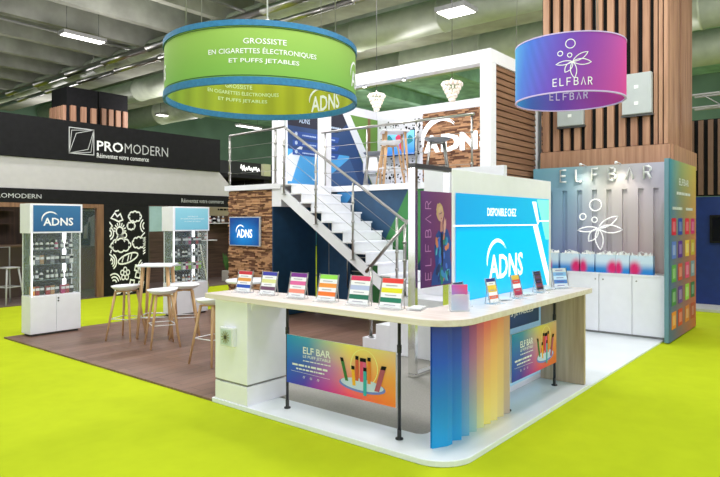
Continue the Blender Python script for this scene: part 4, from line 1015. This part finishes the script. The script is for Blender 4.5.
# ------------------------------------------------------------------ black shop stand at the left
YB = 13.0
t = thing('shop_fascia', 'long black fascia board with white lettering at upper left', 'fascia', (3,YB,2.9))
m = MB(); m.box(-6,YB,3.0,10.09,YB+.25,3.84); m.build('board', BLACK, t)
f = FY(YB); fn = lambda a, b, c=.005: f.p(a, b, c)
m = MB(); text(m, fn, 'PRO', 6.73,3.257,7.35,3.48, .005, .015); m.build('lettering', INK, t, label='bold white letters')
m = MB(); text(m, fn, 'MODERN', 7.39,3.257,8.52,3.48, .005, -.008); m.build('lettering', INKG, t, label='thin grey-white letters')
m = MB(); text(m, fn, 'Réinventez votre commerce', 6.73,3.10,8.0,3.205, .005, .0); m.build('tagline', INK, t)
m = MB(); g = lambda a, b: f.p(a, b, .005); q = [(6.12,3.15),(6.66,3.15),(6.66,3.70),(6.12,3.70)]; EM = lambda a, b: (6.12+(a-5.72)*1.08, 3.15+(b-3.23)*1.12)
m.ribbon(g, q, .018, True); m.ribbon(g, [EM(*p) for p in [(5.72,3.23),(5.86,3.62),(6.22,3.72),(6.10,3.33)]], .014, True); m.ribbon(g, [EM(*p) for p in [(5.72,3.23),(5.77,3.67),(6.22,3.72)]], .012); m.ribbon(g, [EM(*p) for p in [(5.72,3.23),(6.16,3.28),(6.22,3.72)]], .012); m.build('square_emblem', INKG, t)
t = thing('sloped_canopy', 'pale grey sloped canopy panel below the black fascia', 'canopy', (3,YB,2.3))
m = MB(); m.prism([(-6,YB+.05,2.99),(10.09,YB+.05,2.99),(10.75,YB+.02,2.36),(-6,YB+.02,2.36)], [(-6,YB+.15,2.99),(10.09,YB+.15,2.99),(10.75,YB+.12,2.36),(-6,YB+.12,2.36)]); m.build('panel', mat('canopy_grey', rgb(176,174,174), .8, noise=.03), t)
t = thing('shop_fascia', 'low black lintel band under the sloped canopy', 'fascia', (3,YB,2.06))
m = MB(); m.box(-6,YB,2.07,10.95,YB+.12,2.355); m.build('board', BLACK, t)
m = MB(); text(m, fn, 'PROMODERN', 4.62,2.16,5.55,2.25, .005, 0); text(m, fn, 'Réinventez votre commerce', 8.9,2.16,10.2,2.26, .005, 0); m.build('lettering', INKG, t)
struct(MB().box(-6,16.3,0,14,16.5,3.0), 'wall_shop', wood('shop_back', rgb(60,48,40), rgb(88,68,54), .7, 'z', 2))
struct(MB().box(-6,13.0,0,14,16.3,.015), 'shop_floor', mat('shop_floor', rgb(95,80,72), .6))
struct(MB().box(-6,13.25,2.9,14,16.3,3.0), 'ceiling_shop', BLACK)
struct(MB().box(11.9,13.3,0,12.1,16.3,3.0), 'wall_shop', BLACK)
t = thing('timber_door_frame', 'light timber frame around the glass shop front at the left', 'door frame', (6.8,YB,0))
m = MB(); m.box(6.74,YB+.001,.016,6.89,YB+.12,1.98); m.build('jamb', wood('door_timber', rgb(100,68,46), rgb(135,98,70), .6), t)
m = MB(); m.box(-1,YB+.001,1.981,6.89,YB+.12,2.068); m.build('header', MC['door_timber'], t)
m = MB(); m.box(5.95,YB+.05,.02,6.73,YB+.06,1.975); m.build('glass_pane', mat('shop_glass', rgb(90,110,115), .05, alpha=.18), t)
# doodle panel
t = thing('doodle_panel', 'black panel covered in white doodles beside the timber shop front', 'printed wall', (8.0,YB,0))
m = MB(); m.box(6.90,YB+.001,.016,7.99,YB+.15,2.068); m.build('board', BLACK, t)
m = MB(); g = lambda a, b: f.p(7.0+(a-7.1)*.74, b*.98, .004); r3 = random.Random(21)
def cloud(cx, cy, w, h):
    n = 8; pts = []
    for k in range(n):
        A0 = 2*PI*k/n; cxk, cyk = cx+w*.36*math.cos(A0), cy+h*.32*math.sin(A0)
        for q in range(-3, 4): A = A0+q*.36; pts.append((cxk+w*.17*math.cos(A), cyk+h*.26*math.sin(A)))
    m.ribbon(g, pts, .036, True)
def arcs(cx, cy, r, n, a0, a1):
    for k in range(1, n+1): m.ribbon(g, [(cx+r*k/n*math.cos(math.radians(a0+(a1-a0)*q/10)), cy+r*k/n*math.sin(math.radians(a0+(a1-a0)*q/10))) for q in range(11)], .036)
X0 = 7.12
cloud(X0+.85,1.84,.42,.22); cloud(X0+.72,1.62,.26,.16); cloud(X0+.38,1.17,.62,.28); cloud(X0+.98,1.22,.42,.24)
m.ribbon(g, blob(X0+.34,1.50,.11,.10,16), .038, True)
for k in range(9): A = k*PI/8; m.ribbon(g, [(X0+.34+.15*math.cos(A),1.50+.14*math.sin(A)),(X0+.34+.20*math.cos(A),1.50+.19*math.sin(A))], .032)
m.ribbon(g, [(X0+.20,1.24),(X0+.28,1.40),(X0+.42,1.40),(X0+.50,1.26)], .038); m.ribbon(g, blob(X0+.50,1.40,.07,.06,12), .032, True)
m.ribbon(g, [(X0+.06,1.80),(X0+.18,1.92),(X0+.26,1.84),(X0+.36,1.90),(X0+.44,1.76),(X0+.30,1.72),(X0+.2,1.76)], .038, True); m.ribbon(g, [(X0+.2,1.96),(X0+.3,1.98)], .032)
sb = [(X0+.62+.34*math.cos(A)*math.cos(.25)-.09*math.sin(A)*math.sin(.25), .86+.34*math.cos(A)*math.sin(.25)+.10*math.sin(A)*math.cos(.25)) for A in [2*PI*k/20 for k in range(20)]]
m.ribbon(g, sb, .038, True); m.ribbon(g, [(X0+.42,.78),(X0+.46,.88)], .032); m.ribbon(g, [(X0+.6,.80),(X0+.64,.92)], .032); m.ribbon(g, [(X0+.7,.84),(X0+.74,.95)], .032)
arcs(X0+.06,.80,.18,3,-60,60); arcs(X0+.16,.30,.22,3,20,120); arcs(X0+1.16,.62,.20,3,120,240); arcs(X0+.0,1.45,.14,2,-70,70); arcs(X0+1.2,1.62,.16,2,120,240)
for (x, y, w) in ((X0+.95,.45,.09),(X0+.75,.28,.08),(X0+1.05,.22,.10),(X0+.92,.62,.08)): m.ribbon(g, [(x-w,y-.05),(x+w*.7,y-.08),(x+w,y+.05),(x-w*.6,y+.07)], .036, True)
for k in range(5): A = 2*PI*k/5+.3; m.ribbon(g, blob(X0+.52+.10*math.cos(A),.50+.10*math.sin(A),.055,.055,10), .032, True)
m.ribbon(g, blob(X0+.30,.14,.10,.09,12,.3), .036, True); m.ribbon(g, blob(X0+.62,.12,.14,.07,12,.3,3), .036, True)
for k in range(4): m.ribbon(g, [(X0+.02+.05*(k % 2),1.15-.09*k),(X0+.1-.05*(k % 2),1.10-.09*k)], .036)
for k in range(7): m.ribbon(g, [(X0+1.14,.95+.06*k),(X0+1.2,.98+.06*k)], .032)
m.ribbon(g, [(X0+.02,1.70),(X0+.10,1.62),(X0+.03,1.55)], .036); m.ribbon(g, [(X0+1.18,1.45),(X0+1.06,1.36),(X0+1.2,1.30)], .036)
m.build('white_doodles', INK, t, label='white line doodles of clouds, sun and surfboard')
# shop contents
t = thing('metal_stool', 'pale metal high stool inside the left shop', 'bar stool')
m = MB(); m.box(-.16,-.16,.72,.16,.16,.75); m.build('seat', flat(165,165,165), t, bevel=.02)
for sx, sy in ((1,1),(1,-1),(-1,1),(-1,-1)):
    m = MB(); m.tube([(sx*.13,sy*.13,.72),(sx*.21,sy*.21,0)], .018, 6); m.build('leg', flat(165,165,165), t)
m = MB(); m.tube([(.17,.17,.35),(-.17,.17,.35),(-.17,-.17,.35),(.17,-.17,.35)], .012, 6, closed=True); m.tube([(-.14,.14,.74),(-.14,.14,1.15),(.14,.14,1.15),(.14,.14,.74)], .014, 6); m.build('frame', flat(165,165,165), t)
place(t, (5.05,13.35,.016), .3)
t = thing('shop_counter', 'dark counter inside the left shop, behind the metal stool', 'counter', (4.5,14.6,0))
m = MB(); m.box(3.2,14.4,.016,6.0,14.9,1.12); m.build('body', flat(70,55,46), t); m = MB(); m.box(3.15,14.35,1.121,6.05,14.95,1.16); m.build('counter_top', flat(110,85,65), t)
t = thing('wooden_cabinet', 'wooden cabinet seen through the glass shop front', 'cabinet', (7.4,14.8,0))
m = MB(); m.box(6.7,14.7,.016,8.0,15.2,1.05); m.build('body', flat(125,88,66), t); m = MB(); m.box(6.68,14.67,1.051,8.02,15.22,1.08); m.build('cabinet_top', flat(120,95,75), t)
for k in range(3): m = MB(); m.box(6.71+.43*k,14.685,.04,7.12+.43*k,14.699,1.03); m.build('door', flat(130,92,70), t)
def garment(x, y, c, lab):
    t = thing('hanging_garment', lab, 'garment', (x,y,1.1))
    m = MB(); n = 14; prof = [(.10,1.85,.03),(.24,1.78,.06),(.20,1.5,.09),(.22,1.1,.10)]; vs = []
    for (w, z, d) in prof: vs += [(x+w*math.cos(2*PI*k/n)*(1+.06*math.sin(k*5)), y+d*math.sin(2*PI*k/n), z) for k in range(n)]
    m.add(vs, [(i*n+k, i*n+(k+1)%n, (i+1)*n+(k+1)%n, (i+1)*n+k) for i in range(3) for k in range(n)]+[tuple(range(n))], smooth=True); m.build('body', flat(*c), t)
    for s in (-1,1): m = MB(); m.tube([(x+s*.2,y,1.77),(x+s*.32,y,1.55),(x+s*.33,y,1.28)], .05, 8); m.build('sleeve', flat(*c), t)
    m = MB(); m.tube([(x,y,1.85),(x,y,1.95)], .006, 5); m.build('hanger_hook', CHROME, t)
garment(7.5,14.4,(175,170,170),'light grey garment hanging behind the glass shop front'); garment(6.78,14.5,(28,28,34),'black garment hanging left of the light grey one')
t = thing('clothes_rail', 'thin clothes rail behind the glass shop front', 'rail', (7.3,14.45,1.95))
m = MB(); m.tube([(6.2,14.45,1.96),(7.98,14.45,1.96)], .015, 8); m.build('rail_bar', CHROME, t); m = MB(); m.tube([(6.2,14.45,.016),(6.2,14.45,1.96)], .015, 8); m.tube([(7.98,14.45,.016),(7.98,14.45,1.96)], .015, 8); m.build('upright', CHROME, t)
for si, (x0, x1, z, lab) in enumerate(((3.0,6.2,1.95,'upper dark wall shelf with bottles in the left shop'),(3.0,6.2,1.62,'lower dark wall shelf with bottles in the left shop'),(11.0,11.85,1.62,'white wall shelf right of the pale cyan header'),(10.2,11.3,1.12,'lower white wall shelf near the doodle panel side'))):
    y = 16.05 if si < 2 else 14.7
    m = MB(); m.box(x0,y,z,x1,y+.25,z+.03); m.build('wall_shelf', flat(80,62,50) if si < 2 else WHITE2, label=lab, cat='shelf')
    pal = ['dark','tan','red','grey','amber','white','green','dark','grey','tan']
    n = 10 if si < 2 else 4
    for k in range(n):
        c = pal[(k*3+si) % 10]; p = product('bottle', c)
        o = p.copy(); COL.objects.link(o); o.scale = (2.4,2.4,2.2); o.location = (x0+.12+(x1-x0-.2)*k/n, y+.12, z+.031); o['label'] = '%s bottle on the %s' % (c, lab.split(' with ')[0]); o['category'] = 'bottle'; o['group'] = 'bottles on the '+lab
struct(MB().box(8.06,14.9,0.016,11.88,14.95,2.9), 'wall_walnut', WALNUT)
t = thing('shop_window', 'bright glass shop window right of the doodle panel', 'window', (8.9,13.1,.9))
m = MB(); m.box(8.03,YB+.02,1.45,8.75,YB+.04,2.05); m.build('bright_pane', mat('pale_pane', rgb(150,180,185), .2), t)
m = MB(); m.box(8.0,YB+.02,.016,8.03,YB+.06,2.06); m.box(8.75,YB+.02,.016,8.79,YB+.06,2.06); m.build('window_frame', DSTEEL, t)
t = thing('light_header_board', 'beige header board with small lettering right of the display cabinet', 'header board', (10.4,14.0,1.8))
m = MB(); m.box(9.9,13.9,1.85,11.85,13.95,2.15); m.build('board', flat(170,155,140), t); m = MB(); m.tube([(10.1,13.93,2.15),(10.1,13.93,2.9)],.008,5); m.tube([(11.7,13.93,2.15),(11.7,13.93,2.9)],.008,5); m.build('hanging_wire', CHROME, t)
m = MB(); g2 = FY(13.9); greek(m, lambda a, b, c=.005: g2.p(a, b, c), 10.7,2.0,11.5,2.05, .005); m.build('lettering', BLACK, t)
t = thing('potted_plant', 'small potted plant on the floor left of the split wood wall', 'potted plant')
m = MB(); m.box(-.22,-.16,.001,.22,.16,.30); m.build('pot', flat(190,185,178), t, bevel=.01)
m = MB(); r5 = random.Random(2)
for k in range(60):
    A = r5.random()*2*PI; R_ = .05+.22*r5.random(); h = .35+.35*r5.random(); x, y = R_*math.cos(A), R_*math.sin(A)*.7
    m.add([(x*.5,y*.5,.28),(x-.03,y,h),(x*1.1,y*1.1,h+.12),(x+.03,y,h)], [(0,1,2,3)])
m.build('leaves', flat(55,95,40), t)
place(t, (10.95,13.6,.016))
for k, (a, z) in enumerate(((10.95,1.72),(11.25,1.72))):
    t = thing('wall_disc', ('white-faced round wall disc in the shop','dark round wall disc beside the white-faced one')[k], 'wall disc', (a,14.88,z))
    m = MB(); m.lathe(0,0,[(.14,0),(.14,.03)],24); m.v = [(a+x, 14.89-zz, z+y) for x, y, zz in m.v]; m.build('disc', flat(200,200,195) if k == 0 else BLACK, t)
    m = MB(); m.lathe(0,0,[(.06,.031),(.06,.036)],16); m.v = [(a+x, 14.89-zz, z+y) for x, y, zz in m.v]; m.build('centre', BLACK if k == 0 else GREYM, t)
t = thing('leaning_easel', 'pale leaning easel leg right of the second display cabinet', 'easel', (9.9,12.6,0))
m = MB(); m.tube([(9.15,12.7,1.5),(9.35,12.5,.02)], .018, 6); m.tube([(9.15,12.7,1.5),(9.0,12.9,.02)], .018, 6); m.tube([(9.2,12.64,.9),(9.07,12.82,.9)], .012, 6); m.build('frame', flat(190,185,180), t)
# back columns behind the shop
def fcol(x, y, w, d, zt, zs, label, extra=True):
    t = thing('slatted_column', label, 'column', (x+w/2,y+d/2,0))
    MB().box(x,y,0,x+w,y+d,zt).build('core', BLACK, t)
    b = MB(); slats(b, FX(x), -(y+d), -y, 2.5, zs, .30, .17, .10); slats(b, FY(y), x, x+w, 2.5, zs, .30, .17, .10); b.build('slats', SLAT, t)
fcol(9.3,19.9,1.03,1.1,6.09,5.47,'left black-topped slatted column above the fascia')
fcol(10.9,20.9,1.1,1.3,6.32,5.71,'right black-topped slatted column above the fascia')
# hall stands seen beyond, left of centre
t = thing('neighbour_stand', 'black neighbouring stand with a lit white script sign far behind', 'stand', (15.4,18,0))
m = MB(); m.box(13.4,17.5,0,17.5,19,3.87); m.build('black_wall', mat('dark_stand', rgb(38,40,42), .7), t)
m = MB(); m.box(15.45,17.3,0,15.8,17.45,3.85); m.build('beige_panel', flat(200,200,165), t)
m = MB(); g3 = FY(17.5); m.ribbon(lambda a, b: g3.p(a, b, .02), [(14.5+.9*k/60, 3.64+.10*math.sin(k*.8)*(1 if k < 12 else .55)+.03*math.sin(k*.31)) for k in range(61)], .045); m.build('lit_script', LETTERLIT, t)
# ------------------------------------------------------------------ far right
t = thing('slatted_wall', 'dark slatted wall above the blue wall at the right edge', 'slatted wall', (14,0,2.2))
m = MB(); m.box(13.72,-6,2.2,13.9,3.0,3.72); m.build('backing', BLACK, t)
m = MB(); slats(m, FX(13.72), -3.0, 6, 2.22, 3.70, .17, .09, .06); m.build('slats', mat('brown_slat', rgb(112,84,66), .6), t)
struct(MB().box(13.70,-6,0,13.9,3.0,2.18), 'wall_blue', mat('royal_wall', rgb(14,44,110), .5, noise=.1))
t = thing('dark_television', 'black television on the blue wall at the right edge', 'television', (13.6,1.2,1.3))
f = FX(13.699); m = MB(); m.fbox(f, -2.25,1.27,0,-.9,1.82,.06); m.build('panel', BLACK, t, bevel=.01); m = MB(); m.fbox(f, -2.2,1.31,.061,-.95,1.78,.064); m.build('glass', mat('tv_glass', rgb(14,16,24), .08), t)
m = MB(); m.fbox(f, -1.62,1.1,0,-1.58,1.269,.02); m.build('bracket', GREYM, t)
t = thing('low_platform', 'pale low platform edge at the foot of the blue wall', 'platform', (12.8,0,0)); m = MB(); m.box(12.9,-5,.001,13.69,3.0,.05); m.build('deck', flat(190,190,185), t)
def truss(x, y0, y1, z, label):
    t = thing('lighting_truss', label, 'truss', (x,y0,z)); m = MB()
    for dx, dz in ((0,0),(.3,0),(0,.3),(.3,.3)): m.tube([(x+dx,y0,z+dz),(x+dx,y1,z+dz)], .025, 8)
    m.build('chords', GREYM, t); m = MB(); y = y0; k = 0
    while y < y1-.4: m.tube([(x,y,z+(.3 if k % 2 else 0)),(x,y+.4,z+(0 if k % 2 else .3))], .012, 5); m.tube([(x,y,z),(x+.3,y+.4,z)], .012, 5); y += .4; k += 1
    m.build('lacing', GREYM, t); m = MB()
    for yy in (y0+1, y1-1): m.tube([(x+.15,yy,z+.3),(x+.15,yy,8.1)], .012, 5)
    m.build('hanging_chain', GREYM, t)
truss(16.0,-8,3,4.35,'lighting truss above the slatted wall at the right edge')
duct('ventilation_duct', 'pale duct at the far right behind the slatted column', 19.5, 6.6, .5, -8, 4.5, DUCT, step=3)
t = thing('cable_tray', 'dark diagonal cable tray high at the upper right', 'cable tray', (17,0,6)); m = MB(); m.box(15.8,-.8,5.45,24,-.3,5.75); m.box(15.8,-.75,5.75,24,-.7,5.9); m.tube([(16.5,-.72,5.9),(16.5,-.72,8.04)],.012,5); m.tube([(23,-.72,5.9),(23,-.72,8.04)],.012,5); m.build('tray', DSTEEL, t)

for o in list(protos.values()):
    if 'label' not in o: bpy.data.objects.remove(o)
# ------------------------------------------------------------------ light
w = bpy.data.worlds.new('world'); SC.world = w; w.use_nodes = True
w.node_tree.nodes['Background'].inputs['Color'].default_value = (.92,.94,1,1); w.node_tree.nodes['Background'].inputs['Strength'].default_value = 1.55
def area(x, y, z, sx, sy, e, rx=0, rz=0, col=(1,.955,.985)):
    l = bpy.data.lights.new('hall_and_fill_lamp', 'AREA'); l.shape = 'RECTANGLE'; l.size = sx; l.size_y = sy; l.energy = e; l.color = col
    o = bpy.data.objects.new('hall_and_fill_lamp', l); COL.objects.link(o); o.location = (x,y,z); o.rotation_euler = (rx,0,rz)
for (x, y) in ((2,2),(7,1),(2,8),(7,7),(12,4),(5,12),(12,12),(10,-3),(18,20),(22,8),(8,18)):
    area(x, y, 6.7, 1.6, .5, 150)
for (x, y) in ((3,3),(8,-1),(3,10),(7.5,6.5),(8,14),(14,3),(14,11),(19,6),(20,18),(13,20),(5,20),(24,0),(19,26),(26,18),(12,27),(26,26),(26,9)):  # unseen fill lamps added to brighten the ceiling and the far hall
    l = bpy.data.lights.new('fill_bulb', 'POINT'); l.energy = 165; l.color = (1,.955,.985); l.shadow_soft_size = .5; o = bpy.data.objects.new('fill_bulb', l); COL.objects.link(o); o.location = (x,y,5.6)
pass
area(-2, 14.8, 2.85, 3, 1, 20); area(5.5, 14.8, 2.85, 3, .6, 25); area(10.2, 14.0, 2.85, 2.5, .6, 30)  # unseen lamps added under the shop ceiling to brighten its inside
SC.view_settings.view_transform = 'Standard'; SC.view_settings.look = 'None'; SC.view_settings.gamma = 1; SC.view_settings.use_curve_mapping = False
SC.view_settings.exposure = .16
